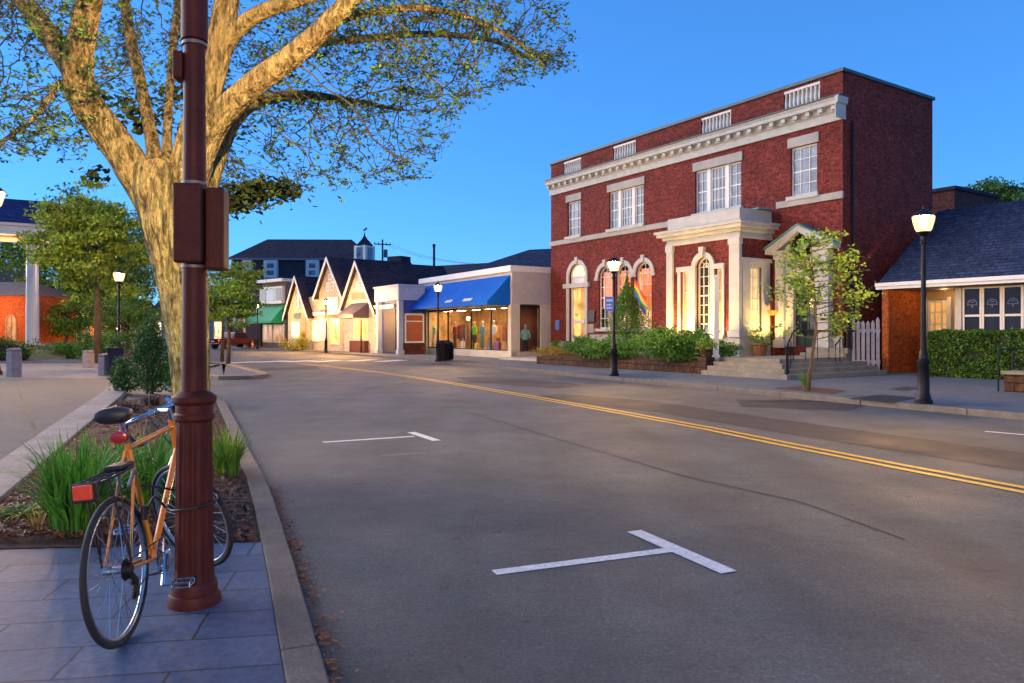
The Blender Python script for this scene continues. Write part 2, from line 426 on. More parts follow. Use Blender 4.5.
# left planter strip and foreground pavers
KL = [(1.9, -4.0), (.25, .55), (-.76, 3.09), (-1.42, 4.80), (-2.35, 7.13), (-3.27, 9.23), (-4.10, 11.2), (-6.3, 16.2)]
KLs = [(p.x, p.y) for p in smooth_line(KL, 5)]
ribbon('kerb', KLs, 0.0, -.17, -.02, .08, GRANITE, bev=.012)
KLI = offset(KLs, -.173)
def cut_line(line, y):
    for a, b in zip(line, line[1:]):
        if a[1] <= y <= b[1]:
            t = (y-a[1])/(b[1]-a[1]); return (a[0]+(b[0]-a[0])*t, y)
mulch_r = cut_line(KLI, 5.18)
near = [p for p in KLI if p[1] < 5.18] + [mulch_r]
slab('pavement', near + [(-3.86, 4.95), (-12, 4.6), (-12, -4)], -.02, .076, BLUESTONE)
BI = [(-3.80, 4.95), (-4.48, 6.47), (-6.6, 11.4), (-8.9, 16.8), (-11.2, 22.0)]       # inner edge of the pale stone border
BO = [(-4.6, 5.6), (-5.8, 8.37), (-7.3, 11.8), (-9.45, 16.8), (-11.75, 22.0)]
slab('path', BI + BO[::-1], -.02, .10, BORDER, bev=.01)
sheet('plaza', [(-60, 4.0), (-4.0, 4.0)] + BO + [(-11.75, 24), (-60, 24)], .066, PLAZA)
sheet('plaza', [(-60, 24.0), (-11.75, 24.0), (-14, 36), (-60, 36)], .07, COBBLE)
# mulch bed
MULCH = M('bark_mulch', (.105, .045, .025), .95, .4, 7, bmp=.9, bscale=45, fine=.55)
def mulch():
    mb = MB(); nu, nv = 110, 40
    right = [p for p in KLI if p[1] > 5.18]; ys = [5.19 + (16.2-5.19)*i/nu for i in range(nu+1)]
    def lx(y, ln):
        c = cut_line(ln, y); return c[0] if c else ln[-1][0]
    vs = []
    for i, y in enumerate(ys):
        xr = lx(y, KLI) if y < KLI[-1][1] else KLI[-1][0]; xl = lx(max(y, 4.96), BI)
        for j in range(nv+1):
            t = j/nv; x = xl + (xr-xl)*t; e = min(t, 1-t, i/nu*3+.02)
            h = .055 + .05*min(1, e*6) + .035*mnoise.noise(Vector((x*2.2, y*2.2, 0))) * min(1, e*8) + .016*mnoise.noise(Vector((x*14, y*14, 3)))
            vs.append((x, y - (.12*(1-t) if i == 0 else 0), h))
    fs = [(i*(nv+1)+j, i*(nv+1)+j+1, (i+1)*(nv+1)+j+1, (i+1)*(nv+1)+j) for i in range(nu) for j in range(nv)]
    mb.add(vs, fs); o = mb.build('soil', MULCH, smooth=True); o['kind'] = 'structure'
mulch()
# traffic island and far left pavement
IS = [(-8.9, 24.9), (-8.75, 25.6), (-9.3, 27.0), (-13.5, 34.5), (-25, 47), (-60, 75), (-60, 36.2), (-14, 36.2), (-12.5, 31), (-11.2, 26.2), (-9.6, 24.6)]
slab('pavement', IS, -.02, .10, SIDEWALK, bev=.02)
ribbon('kerb', [(-60.0, 75.3), (-25.0, 47.3), (-13.4, 34.8), (-9.15, 27.1), (-8.58, 25.6), (-8.75, 24.75), (-9.6, 24.4), (-11.3, 26.0)], -.12, .16, -.02, .13, M('tan_kerb', (.30, .20, .12), .85, .2, 4, fine=.3), bev=.02)
# markings (painted sheets)
def stripe(name, p, q, wd, mat, z=.004, seg=1):
    p, q = Vector(p), Vector(q); t = (q-p).normalized(); n = Vector((-t.y, t.x)) * wd/2
    return sheet(name, [tuple(p-n), tuple(q-n), tuple(q+n), tuple(p+n)], z, mat)
def pathstripe(name, line, d0, d1, z, mat):
    a, b = offset(line, d0), offset(line, d1); mb = MB()
    for i in range(len(line)-1):
        mb.quad((*a[i], z), (*a[i+1], z), (*b[i+1], z), (*b[i], z))
    if True:
        mb.f = [f if d1 < d0 else f[::-1] for f in mb.f]
    o = mb.build(name, mat); o['kind'] = 'structure'
YL = [(12.4, -8.0)] + [G(1024, 490.5), G(900, 467), G(780, 443.5), G(712, 429.5), G(614, 411.5), G(536, 397.8), G(458, 384.3), G(391, 374), G(337, 367.4), G(300, 363.6)]
YL[0] = (YL[1][0] + (YL[1][0]-YL[2][0])*6, YL[1][1] + (YL[1][1]-YL[2][1])*6)
for a, b in ((-.17, -.06), (.06, .17)): pathstripe('road_line', YL, a, b, .008, PAINT_Y)
TP = [G(640, 393), G(700, 404), G(780, 426), G(900, 450), G(1024, 462)]
sheet('road_patch', [G(520, 397), G(560, 394), G(650, 401), G(780, 419.6), G(1024, 453), G(1300, 488), G(1300, 510), G(1024, 471.5), G(900, 452), G(780, 432.7), G(660, 413)], .004, PATCH)
sheet('road_patch', [G(735, 400), G(800, 399.5), G(868, 405), G(850, 411), G(742, 407)], .004, PATCH)
sheet('road_patch', [G(258, 368.5), G(318, 366.5), G(322, 369), G(262, 371)], .004, PATCH)
sheet('road_patch', [G(455, 377), G(520, 379), G(585, 385), G(560, 389), G(470, 382)], .004, PATCH)
for a, b in (((440, 404), (560, 440)), ((560, 440), (690, 478)), ((690, 478), (800, 502)), ((800, 502), (905, 540))):
    stripe('road_crack', G(*a), G(*b), .025, PATCH, .0045)
def tmark(a, b, c, d, w1=.10, w2=.13):
    stripe('road_line', G(*a), G(*b), w1, PAINT_W); stripe('road_line', G(*c), G(*d), w2, PAINT_W, .006)
tmark((494, 573), (676, 549.5), (634, 531.5), (729, 573))
tmark((323, 442.5), (414, 436.5), (411, 432.5), (437, 441))
stripe('road_line', G(380, 456), G(425, 453), .09, PAINT_FAINT)
stripe('road_line', G(985, 431.5), G(1060, 438), .10, PAINT_W)
stripe('road_line', G(760, 401.5), G(838, 402), .09, PAINT_FAINT)
for px, py in ((207, 363.2), (244, 362.3), (272, 361.5), (298, 361.3), (325, 361.2), (361, 360.4), (391, 360.8)):
    c = G(px, py); stripe('road_line', (c[0]-.45, c[1]-1.1), (c[0]-.45+1.0, c[1]+1.1), .85, PAINT_W if px > 0 else PAINT_FAINT)
stripe('road_line', G(205, 353), G(300, 356), .12, PAINT_FAINT)
# right pavement details
def ground_plate(name, pts, z, mat, label, cat):
    mb = MB(); mb.prism(pts, z-.01, z, 'z'); return tag(mb.build(name, mat), label, cat)
IRONMAT = slabs('cast_iron_mat', (.03, .03, .045), (.022, .022, .035), (.01, .01, .01), .06, .06, .008, .6, R(-27), 0.0, .8)
ground_plate('tactile_plate', [G(849, 398.5, .12), G(880, 394.5, .12), G(918, 397.5, .12), G(893, 402.5, .12)], .122, IRONMAT, 'dark ribbed metal plate let into the pavement beside the nearest far-side lamp post', 'ground plate')
ground_plate('utility_cover', [G(889, 389, .12), G(908, 386.5, .12), G(924, 388, .12), G(905, 390.8, .12)], .120, IRONMAT, 'small dark access cover in the pavement in front of the orange brick wall', 'cover')
sheet('soil', [G(772, 388.5, .12), G(800, 385.8, .12), G(846, 390.5, .12), G(834, 394, .12), G(806, 391.6, .12)], .123, MULCH)
stripe('road_crack', G(16, 384, .07), G(39, 440, .07), .05, PATCH, .0705)
# leaves along the left gutter
DRYLEAF = leafmat('dry_leaf', (.32, .12, .03), (.12, .05, .02), trans=.1)
def leaf_quads(C, size, flat=0.0, rs=nrs, asp=.55):
    n = len(C); a = rs.normal(size=(n, 3)); a[:, 2] *= (1-flat); a /= np.linalg.norm(a, axis=1)[:, None] + 1e-9
    b = rs.normal(size=(n, 3)); b[:, 2] *= (1-flat); b -= a * (a*b).sum(1)[:, None]; b /= np.linalg.norm(b, axis=1)[:, None] + 1e-9
    s = (size * rs.uniform(.6, 1.3, n))[:, None]
    V = np.stack([C - a*s*.5, C + b*s*asp*.5 + a*s*.05, C + a*s*.55, C - b*s*asp*.5 + a*s*.05], 1).reshape(-1, 3)
    return V
def leaf_mesh(name, C, size, mat, parent=None, flat=0.0, asp=.55):
    V = leaf_quads(np.asarray(C, float), size, flat, asp=asp); n = len(V)//4
    me = bpy.data.meshes.new(name); me.vertices.add(n*4); me.vertices.foreach_set('co', V.ravel())
    me.loops.add(n*4); me.loops.foreach_set('vertex_index', np.arange(n*4))
    me.polygons.add(n); me.polygons.foreach_set('loop_start', np.arange(n)*4)
    me.materials.append(mat); me.update(calc_edges=True)
    o = bpy.data.objects.new(name, me); COL.objects.link(o)
    if parent: o.parent = parent
    return o
pts = []
for i in range(1500):
    y = rnd.uniform(1.5, 7.5); c = cut_line(KLs, y)
    cl = .5 + .5*mnoise.noise(Vector((y*2.3, 1, 0)))
    if rnd.random() > cl*1.2: continue
    pts.append((c[0] + .02 + abs(rnd.gauss(0, .055)), y, .006 + rnd.random()*.012))
o = leaf_mesh('fallen_leaves', pts, .032, DRYLEAF, flat=.92); tag(o, 'brown leaf litter gathered in the gutter along the left kerb', 'leaves', kind='stuff')

CHIP = leafmat('bark_chip', (.17, .065, .035), (.055, .022, .015), trans=.02)
pts = []
while len(pts) < 9000:
    y = 5.2+10.5*rnd.random()**1.7; l_, r_ = cut_line(BI, y), cut_line(KLI, y)
    if not l_ or not r_: continue
    t = rnd.random(); x = l_[0]+(r_[0]-l_[0])*(.02+.96*t)
    pts.append((x, y, .112+.045*mnoise.noise(Vector((x*2.2, y*2.2, 0)))*min(1, 8*min(t, 1-t))+rnd.random()*.02 - (.04 if min(t, 1-t) < .05 else 0)))
o = leaf_mesh('bark_chips', pts, .055, CHIP, flat=.75, asp=.4); tag(o, 'loose brown bark chips covering the planter strip', 'mulch', kind='stuff')
# ---------------------------------------------------------------- building helpers (all in a building's local frame)
def arc_pts(xc, zs, r, n=12, a0=0.0, a1=math.pi): return [(xc + r*math.cos(a0+(a1-a0)*i/n), zs + r*math.sin(a0+(a1-a0)*i/n)) for i in range(n+1)]
def wall(mb, x0, x1, z0, z1, y, ops, rev=.22):
    """front sheet facing -y with openings (xa, xb, za, zb, arched) and their reveals"""
    xs = sorted({x0, x1, *[v for o in ops for v in o[:2]]}); zs = sorted({z0, z1, *[v for o in ops for v in o[2:4]]})
    for i in range(len(xs)-1):
        for j in range(len(zs)-1):
            xm, zm = (xs[i]+xs[i+1])/2, (zs[j]+zs[j+1])/2
            if any(o[0] < xm < o[1] and o[2] < zm < o[3] for o in ops): continue
            mb.quad((xs[i], y, zs[j]), (xs[i+1], y, zs[j]), (xs[i+1], y, zs[j+1]), (xs[i], y, zs[j+1]))
    for o in ops:
        xa, xb, za, zb = o[:4]; ar = len(o) > 4 and o[4]
        if ar:
            r = (xb-xa)/2; xc = (xa+xb)/2; sp = zb - r; P = arc_pts(xc, sp, r, 14)
            for k in range(14):
                a, b = P[k], P[k+1]
                mb.quad((b[0], y, zb), (b[0], y, b[1]), (a[0], y, a[1]), (a[0], y, zb))
                mb.quad((a[0], y, a[1]), (b[0], y, b[1]), (b[0], y+rev, b[1]), (a[0], y+rev, a[1]))
            top = sp
        else:
            top = zb; mb.quad((xa, y, zb), (xb, y, zb), (xb, y+rev, zb), (xa, y+rev, zb))
        mb.quad((xa, y, za), (xa, y, top), (xa, y+rev, top), (xa, y+rev, za))
        mb.quad((xb, y, top), (xb, y, za), (xb, y+rev, za), (xb, y+rev, top))
        mb.quad((xb, y, za), (xa, y, za), (xa, y+rev, za), (xb, y+rev, za))
def window(par, x0, x1, z0, z1, y, cols, rows, pane=None, fmat=None, fw=.07, mw=.028, arch=False, rail=True, depth=.07, name='window', panename='pane', cols_at=None):
    """white sash frame with glazing bars (one mesh) and its pane as a sub-part"""
    f = MB(); r = (x1-x0)/2; xc = (x0+x1)/2; top = z1-r if arch else z1
    f.box(x0, x0+fw, y, y+depth, z0, top); f.box(x1-fw, x1, y, y+depth, z0, top); f.box(x0+fw, x1-fw, y, y+depth, z0, z0+fw)
    yi, yo = y+.012, y+depth-.01
    if arch: f.arch(xc, top, r-fw, r, y, y+depth, 14)
    else: f.box(x0+fw, x1-fw, y, y+depth, z1-fw, z1)
    for i in range(1, cols):
        x = x0 + (x1-x0)*i/cols
        zt = top if not arch else top + math.sqrt(max(r*r-(x-xc)**2, 0))*.0
        f.box(x-mw/2, x+mw/2, yi, yo, z0+fw, zt - (0 if arch else fw))
    for j in range(1, rows + (1 if arch else 0)):
        z = z0 + (top-z0)*j/rows; h = mw*1.9 if (rail and j == (rows+1)//2) else mw
        f.box(x0+fw, x1-fw, yi+.003, yo-.003, z-h/2, z+h/2)
    if arch:
        for a in (math.pi/4, math.pi/2, 3*math.pi/4):
            f.tube([(xc, y+depth/2, top), (xc+math.cos(a)*(r-fw), y+depth/2, top+math.sin(a)*(r-fw))], mw*.55, 4)
        f.arch(xc, top, r*.45-mw, r*.45, yi, yo, 10)
    o = f.build(name, fmat or WHITE, par)
    p = MB(); yp = y+depth*.6
    pts = [(x0+.01, z0+.01), (x1-.01, z0+.01)] + (arc_pts(xc, top, r-.01, 14) if arch else [(x1-.01, z1-.01), (x0+.01, z1-.01)])
    p.quad(*[(a, yp, b) for a, b in pts]); p.build(panename, pane or PANE, o)
    return o
def part_box(par, name, mat, *b, bev=0.0):
    m = MB(); m.box(*b); return m.build(name, mat, par, bev=bev)

# ---------------------------------------------------------------- the brick bank
C0 = (12.07, 27.0); dl = (-482/740, 1.0)
tL = (C0[0] - (551-CX)/F*C0[1]) / ((551-CX)/F - dl[0])
A = (C0[0]+dl[0]*tL, C0[1]+dl[1]*tL)
BK = Frame(A, (-dl[0], -dl[1]), .115)
W = BK.local(*C0)[0]; DP = 6.2
bank = empty('brick_building', (A[0], A[1], .115), BK.ang, 'two storey red brick building with white cornice, arched windows and balustraded parapet', 'building')
X = BK.x; Z = BK.z
zt = Z(843, 68)-.12; zc1 = Z(840, 99.0); zc0 = Z(840, 120)
ops = []
def opn(px0, px1, pyt, pyb, arch=False):
    xm = (px0+px1)/2; o = (X(px0), X(px1), Z(xm, pyb), Z(xm, pyt), arch); ops.append(o); return o
up = [(opn(567.5, 580.5, 204.5, 238), 1), (opn(609, 643.6, 188.6, 226.7), 3), (opn(695, 741, 165, 207.5), 3), (opn(790.5, 817, 141.5, 194.5), 1)]
UPZ0 = sum(o[0][2] for o in up)/4; UPZ1 = sum(o[0][3] for o in up)/4
ops = []
up = [((o[0], o[1], UPZ0, UPZ1, False), k) for o, k in up]; ops += [o for o, k in up]
bal = [(X(a), X(b)) for a, b in ((563.5, 581), (613, 635.5), (701, 731), (783.5, 820))]
zb1 = zt-.07; zb0 = zc1+.14
ops += [(a, b, zb0, zb1, False) for a, b in bal]
zf = .9
ad = (X(569.5), X(585.5), zf, Z(577, 263.5), True); ops.append(ad)
aw = []
for a, b, t in ((598.5, 612.5, 268), (616, 630.5, 264), (636, 651.5, 260.5)):
    aw.append((X(a), X(b), zf+.75, Z((a+b)/2, t), True))
zat = sum(a[3]-(a[1]-a[0])/2 for a in aw)/3; wr = sum(a[1]-a[0] for a in aw)/6
aw = [((a[0]+a[1])/2-wr, (a[0]+a[1])/2+wr, zf+.75, zat+wr, True) for a in aw]; ops += aw
dd = (X(796), X(817), zf+.02, Z(806, 290), False); ops.append(dd)
bx1 = X(772); bay_y = BK.y(739.7, bx1); bx0 = X(667.5, bay_y)
m = MB(); wall(m, 0, W, 0, zt, 0, [o for o in ops])
m.quad((W, 0, 0), (W, DP, 0), (W, DP, zt), (W, 0, zt))            # side
m.quad((W, DP, 0), (0, DP, 0), (0, DP, zt), (W, DP, zt)); m.quad((0, DP, 0), (0, 0, 0), (0, 0, zt), (0, DP, zt))
for a, b in ((.32, 1),):                                           # inner faces of the front parapet
    wall(m, .02, W-.02, zc1-.25, zt, .32, [(p, q, zb0, zb1, False) for p, q in bal], -.1)
m.build('wall', BRICK, bank)
m = MB(); m.quad((0.02, .3, zc1-.25), (W-.02, .3, zc1-.25), (W-.02, DP, zc1-.25), (.02, DP, zc1-.25)); m.build('roof', M('flat_roof', (.06, .06, .065), .9), bank)
m = MB(); m.box(-.08, W+.08, -.08, .36, zt, zt+.13); m.box(W-.32, W+.08, .36, DP+.08, zt, zt+.13); m.box(-.08, .32, .36, DP+.08, zt, zt+.13); m.box(.32, W-.32, DP-.3, DP+.08, zt, zt+.13)
m.build('parapet_cap', M('patinated_cap', (.03, .055, .065), .5, .3), bank, bev=.015)
for p, q in bal:
    m = MB(); m.box(p, q, .02, .16, zb0, zb0+.07); m.box(p, q, .02, .16, zb1-.09, zb1)
    n = 9 if q-p > 1.1 else 7
    for k in range(n):
        x = p+.06+(q-p-.12)*k/(n-1)
        h = zb1-zb0-.16
        m.lathe([(.035, 0), (.055, h*.15), (.06, h*.35), (.035, h*.75), (.05, h)], (x, .09, zb0+.07), 8)
    b_ = m.build('balustrade', WHITE, bank); part_box(b_, 'backing', GREYSTONE, p+.01, q-.01, .2, .24, zb0+.01, zb1-.01)
# main cornice: frieze, modillions, corona
m = MB(); h = zc1-zc0
prof = [(0, zc0), (-.09, zc0), (-.09, zc0+h*.38), (-.16, zc0+h*.44), (-.16, zc0+h*.66), (-.38, zc0+h*.70), (-.38, zc0+h*.86), (-.45, zc0+h), (0, zc1+.02)]
m.prism(prof, -.02, W+.02, 'x')
nm = 34
for k in range(nm):
    x = .12+(W-.3)*k/(nm-1); m.box(x-.09, x+.09, -.33, -.161, zc0+h*.47, zc0+h*.665)
m.prism([(W+.021, zc0), (W+.06, zc0), (W+.06, zc0+h*.66), (W+.13, zc0+h*.7), (W+.16, zc1), (W+.021, zc1)], -.52, .10, 'y')
m.build('cornice', WHITE2, bank)
part_box(bank, 'cornice_flashing', M('lead_flashing', (.03, .035, .05), .5), -.06, W+.15, -.44, .0, zc1+.03, zc1+.075)
# belt course at the upper sills
zb = UPZ0-.02
part_box(bank, 'belt_course', GREYSTONE, -.05, bx0-.3, -.09, .0, zb-.36, zb-.10, bev=.01)
part_box(bank, 'belt_course', GREYSTONE, bx1+.25, W+.05, -.09, .0, zb-.36, zb-.10, bev=.01)
for (xa, xb, za, z1, _), k in up:
    if k == 1: fr = window(bank, xa, xb, za, z1, .1, 3, 4)
    else:
        fr = MB(); q = [0, .265, .34, .66, .735, 1]
        fr.box(xa+(xb-xa)*.265, xa+(xb-xa)*.335, .05, .16, za, z1); fr.box(xa+(xb-xa)*.665, xa+(xb-xa)*.735, .05, .16, za, z1)
        mull = fr.build('mullion', WHITE, bank)
        window(bank, xa, xa+(xb-xa)*.265, za, z1, .1, 2, 4); window(bank, xa+(xb-xa)*.335, xa+(xb-xa)*.665, za, z1, .1, 4, 4); window(bank, xa+(xb-xa)*.735, xb, za, z1, .1, 2, 4)
    part_box(bank, 'lintel', GREYSTONE, xa-.1, xb+.1, -.06, .02, z1, z1+.38, bev=.012)
    part_box(bank, 'sill', WHITE2, xa-.12, xb+.12, -.14, .06, za-.16, za, bev=.012)
# stone plinth
part_box(bank, 'plinth', GREYSTONE, -.04, X(586)+.3, -.09, -.005, 0, zf-.05, bev=.015)
part_box(bank, 'plinth', GREYSTONE, X(589.5)+.1, bx0-.1, -.09, -.005, 0, zf+.45, bev=.015)
part_box(bank, 'plinth', GREYSTONE, X(829), W+.04, -.12, -.005, 0, Z(836, 336), bev=.015)
# arched surrounds and lit interiors
GLOW = interior('lit_interior', (1.0, .58, .17), .62)
GLOWHOT = emit('bright_fanlight', (1.0, .70, .30), .95, .3, 3)
GLOWDIM = interior('dim_interior', (.9, .45, .15), .28)
GLOWRED = emit('orange_blind', (1.0, .24, .07), .34, .35, 3)
def surround(o, w_=.2, key=True):
    xa, xb, za, zb2, _ = o; r = (xb-xa)/2; xc = (xa+xb)/2; sp = zb2-r
    s = MB(); s.arch(xc, sp, r, r+w_, -.07, .02, 16)
    s.box(xa-w_, xa, -.07, .02, za, sp-.001); s.box(xb, xb+w_, -.07, .02, za, sp-.001)
    if key: s.prism([(xc-.07, zb2-.02), (xc+.07, zb2-.02), (xc+.12, zb2+.34), (xc-.12, zb2+.34)], -.13, .01, 'y')
    return s.build('arch_surround', WHITE2, bank, bev=.012)
for k, o in enumerate(aw):
    xa, xb, za, zb2, _ = o; r = (xb-xa)/2; xc = (xa+xb)/2; sp = zb2-r
    s = MB(); s.arch(xc, sp, r, r+.22, -.07, .02, 16); s.box(xa-.26, xa-.0, -.09, .02, sp-.16, sp-.001); s.box(xb, xb+.26, -.09, .02, sp-.16, sp-.001)
    s.prism([(xc-.07, zb2-.02), (xc+.07, zb2-.02), (xc+.11, zb2+.34), (xc-.11, zb2+.34)], -.13, .01, 'y'); s.build('arch_surround', WHITE2, bank, bev=.01)
    fr = window(bank, xa, xb, za, zb2, .1, 3, 5, CLEAR, arch=True)
    bk = MB(); bk.quad((xa-.3, .9, za), (xb+.3, .9, za), (xb+.3, .9, sp+.2), (xa-.3, .9, sp+.2)); bk.build('interior', [GLOWDIM, GLOW, GLOWDIM][k] if k < 2 else GLOW, fr)
    bl = MB(); bl.quad((xa+.1, .25, za+(sp-za)*.42), (xb-.1, .25, za+(sp-za)*.42), (xb-.1, .25, sp+.25), (xa+.1, .25, sp+.25)); bl.build('blind', GLOWRED, fr)
    part_box(bank, 'sill', WHITE2, xa-.15, xb+.15, -.15, .08, za-.14, za, bev=.01)
# rainbow flag hanging on the third arched window
fl = MB(); a3 = aw[2]; zz = a3[3]-.75
cols = [(.7, .03, .03), (.8, .25, .02), (.75, .6, .03), (.05, .4, .08), (.03, .12, .55), (.25, .04, .4)]
for k in range(6):
    fl.mi = k
    for j in range(5):
        x0_, x1_ = a3[0]+.06+j*.16, a3[0]+.06+(j+1)*.16
        f0, f1 = .05*math.sin(j*1.4), .05*math.sin((j+1)*1.4)
        za_, zb_ = zz-k*.15-j*.2, zz-k*.15-(j+1)*.2
        fl.quad((x0_, -.16+f0, za_), (x0_, -.16+f0, za_-.17), (x1_, -.16+f1, zb_-.17), (x1_, -.16+f1, zb_))
fo = fl.build('rainbow_flag', [M('flag_stripe', c, .8, .1) for c in cols])
fo.location = (A[0], A[1], .115); fo.rotation_euler = (0, 0, BK.ang)
tag(fo, 'rainbow striped flag hanging aslant in front of an arched bank window', 'flag')
fp = MB(); fp.cyl((a3[0]-.02, -.08, zz-.05), (a3[0]+.03, -.20, zz+.1), .015, n=6); fp.build('staff', BLACKMETAL, fo)
# left arched doorway
surround(ad, .22)
xa, xb, za, zb2, _ = ad; r = (xb-xa)/2; xc = (xa+xb)/2; sp = zb2-r
part_box(bank, 'door_transom', WHITE2, xa-.42, xb+.42, -.16, .18, sp-.62, sp-.38, bev=.015)
fr = MB(); fr.arch(xc, sp, r-.1, r, .1, .18, 14); fr.box(xa, xb, .1, .18, sp-.04, sp+.04)
for a in (math.pi*.25, math.pi*.5, math.pi*.75): fr.cyl((xc, .14, sp), (xc+math.cos(a)*r, .14, sp+math.sin(a)*r), .02, n=5)
fo2 = fr.build('fanlight', WHITE, bank); p = MB(); p.quad(*[(a, .16, b) for a, b in arc_pts(xc, sp, r-.02, 14)]); p.build('pane', GLOWHOT, fo2)
d = MB(); d.box(xa, xa+.16, .12, .2, za, sp-.05); d.box(xb-.14, xb, .12, .2, za, sp-.05); d.box(xa+.16, xb-.14, .12, .2, za, za+.3); d.box(xa+.16, xb-.14, .12, .2, sp-.64, sp-.05); d.box(xa+.16, xb-.14, .12, .2, za+1.05, za+1.2)
do = d.build('door', WHITE, bank); p = MB(); p.quad((xa+.1, .17, za+.2), (xb-.1, .17, za+.2), (xb-.1, .17, sp-.6), (xa+.1, .17, sp-.6)); p.build('pane', GLOW, do)
h_ = MB(); h_.cyl((xb-.2, .08, za+.95), (xb-.2, .08, za+1.3), .02, n=6); h_.build('handle', CHROME, do)
# plaque, sign box and wall lamp beside the door
part_box(bank, 'plaque', M('bronze_plaque', (.03, .025, .03), .4), X(588), X(595.5), -.09, -.004, Z(591, 322), Z(591, 310.5), bev=.02)
part_box(bank, 'plaque', M('pale_notice', (.30, .22, .18), .6), X(588.5), X(594.5), -.06, -.004, Z(591, 333), Z(591, 324), bev=.01)
part_box(bank, 'wall_sign', M('blue_sign_face', (.05, .16, .45), .5), X(556), X(560), -.06, -.004, Z(558, 330), Z(558, 320), bev=.008)

# projecting bay with entablature and palladian window
by = bay_y
zbt = BK.zx(739.7, 207, bx1); zb_c1 = BK.zx(739.7, 222.5, bx1); zb_c0 = BK.zx(739.7, 231, bx1); zb_f = BK.zx(739.7, 237.3, bx1); zpl = BK.zx(739.7, 337.5, bx1)
def byx(px): return X(px, by)
def bz(px, py): return Z(px, py, by)
wx0, wx1 = byx(696.5), byx(711.5); zwt = bz(704, 257)
pal = (wx0, wx1, zpl+.15, zwt, True)
wr2 = (wx1-wx0)/2
sl0, sl1 = byx(681), byx(688.5); sr0, sr1 = byx(715.5), byx(723); zst = bz(704, 270)
bops = [pal, (sl0, sl1, zpl+.15, zst, False), (sr0, sr1, zpl+.15, zst, False)]
m = MB(); wall(m, bx0, bx1, zpl, zb_f, by, bops, .25)
m.build('bay_wall', BRICK, bank)
# right side of the bay, with a narrow window (built as a rotated part)
side = empty('bay_side', (bx1, by, 0), R(90)); side.parent = bank
sy = lambda px: BK.y(px, bx1) - by
szt, szb = BK.zx(755, 267, bx1), BK.zx(755, 332, bx1)
so_ = (sy(749.5), sy(761), szb, szt, False)
m = MB(); wall(m, 0, -by, zpl, zb_f, 0, [so_], .2); m.build('wall', BRICK, side)
window(side, so_[0], so_[1], so_[2], so_[3], .08, 2, 6, emit('lit_blind', (1, .74, .40), .26, .5, 2))
m = MB(); s0, s1 = sy(741.5), sy(769); st = BK.zx(755, 262, bx1)
m.box(s0, so_[0], -.06, .03, zpl, st); m.box(so_[1], s1, -.06, .03, zpl, st); m.box(so_[0], so_[1], -.06, .03, so_[3], st-.001); m.box(so_[0], so_[1], -.06, .03, zpl, so_[2]); m.box(s0-.06, s1+.06, -.12, .03, st, st+.14)
m.build('window_surround', WHITE2, side, bev=.012)
for c_ in kids(side):
    c_.parent = bank; c_.location = (bx1, by, 0); c_.rotation_euler = (0, 0, R(90))
bpy.data.objects.remove(side)
m = MB(); wall(m, 0, -by, zpl, zb_f, 0, [], .2)
for f_ in range(len(m.v)): m.v[f_] = (bx0, by + m.v[f_][0], m.v[f_][2])
m.f = [f_[::-1] for f_ in m.f]; m.build('bay_wall', BRICK, bank)
m = MB(); m.box(bx0-.05, bx1+.05, by-.06, -.13, 0, zpl); m.build('bay_plinth', WHITE2, bank, bev=.02)
# entablature and parapet of the bay
def bandbox(z0, z1, out): return (bx0-out, bx1+out, by-out, -.0 if False else -.01, z0, z1)
m = MB(); m.box(*bandbox(zb_f, zb_f+.1, .06)); m.box(*bandbox(zb_f+.1, zb_c0, .03)); m.build('frieze', WHITE2, bank, bev=.012)
m = MB(); m.box(*bandbox(zb_c0, zb_c0+.14, .16)); m.box(*bandbox(zb_c0+.14, zb_c1-.05, .34)); m.box(*bandbox(zb_c1-.05, zb_c1+.06, .42)); m.build('bay_cornice', WHITE2, bank, bev=.02)
m = MB(); m.box(*bandbox(zb_c1+.06, zbt, .0)); m.build('bay_parapet', WHITE2, bank, bev=.02)
part_box(bank, 'copper_flashing', COPPER, bx1-.3, bx1+.16, by+.9, -.12, zbt+.002, zbt+.05)
# pilasters
for px0, px1, yy in ((667.8, 674, by), (730.5, 737.8, by)):
    a, b = X(px0, yy), X(px1, yy)
    if px0 > 700: b = bx1+.06
    m = MB(); m.box(a, b, yy-.10, yy+.06, zpl+.25, zb_f-.25); m.box(a-.04, b+.04, yy-.15, yy+.07, zpl, zpl+.25); m.box(a-.03, b+.03, yy-.14, yy+.07, zb_f-.25, zb_f-.003)
    m.build('pilaster', WHITE2, bank, bev=.015)
# palladian window
window(bank, wx0, wx1, zpl+.15, zwt, by+.12, 3, 7, M('palladian_pane', (.035, .03, .025), .06, .3, 3, spec=1.0), arch=True, fw=.06)
for a, b in ((sl0, sl1), (sr0, sr1)): window(bank, a, b, zpl+.15, zst, by+.1, 1, 3, M('pale_side_pane', (.5, .42, .25), .15, .2, 3))
m = MB(); xc = (wx0+wx1)/2; sp = zwt-wr2; ow = (byx(712.8)-byx(690))/2
m.arch(xc, sp, wr2, ow, by-.10, by+.02, 18)
for a, b in ((xc-ow, wx0), (wx1, xc+ow)): m.box(a, b, by-.10, by+.02, zpl+.05, sp)
for a, b, s0, s1 in ((byx(678.5), xc-ow, sl0, sl1), (xc+ow, byx(725), sr0, sr1)):
    m.box(a, s0, by-.07, by+.02, zpl+.05, zst); m.box(s1, b, by-.07, by+.02, zpl+.05, zst); m.box(a-.04, b+.02, by-.11, by+.02, zst, zst+.2); m.box(s0, s1, by-.07, by+.02, zpl+.05, zpl+.16)
m.prism([(xc-.08, zwt-.02), (xc+.08, zwt-.02), (xc+.13, zwt+.4), (xc-.13, zwt+.4)], by-.2, by+.01, 'y')
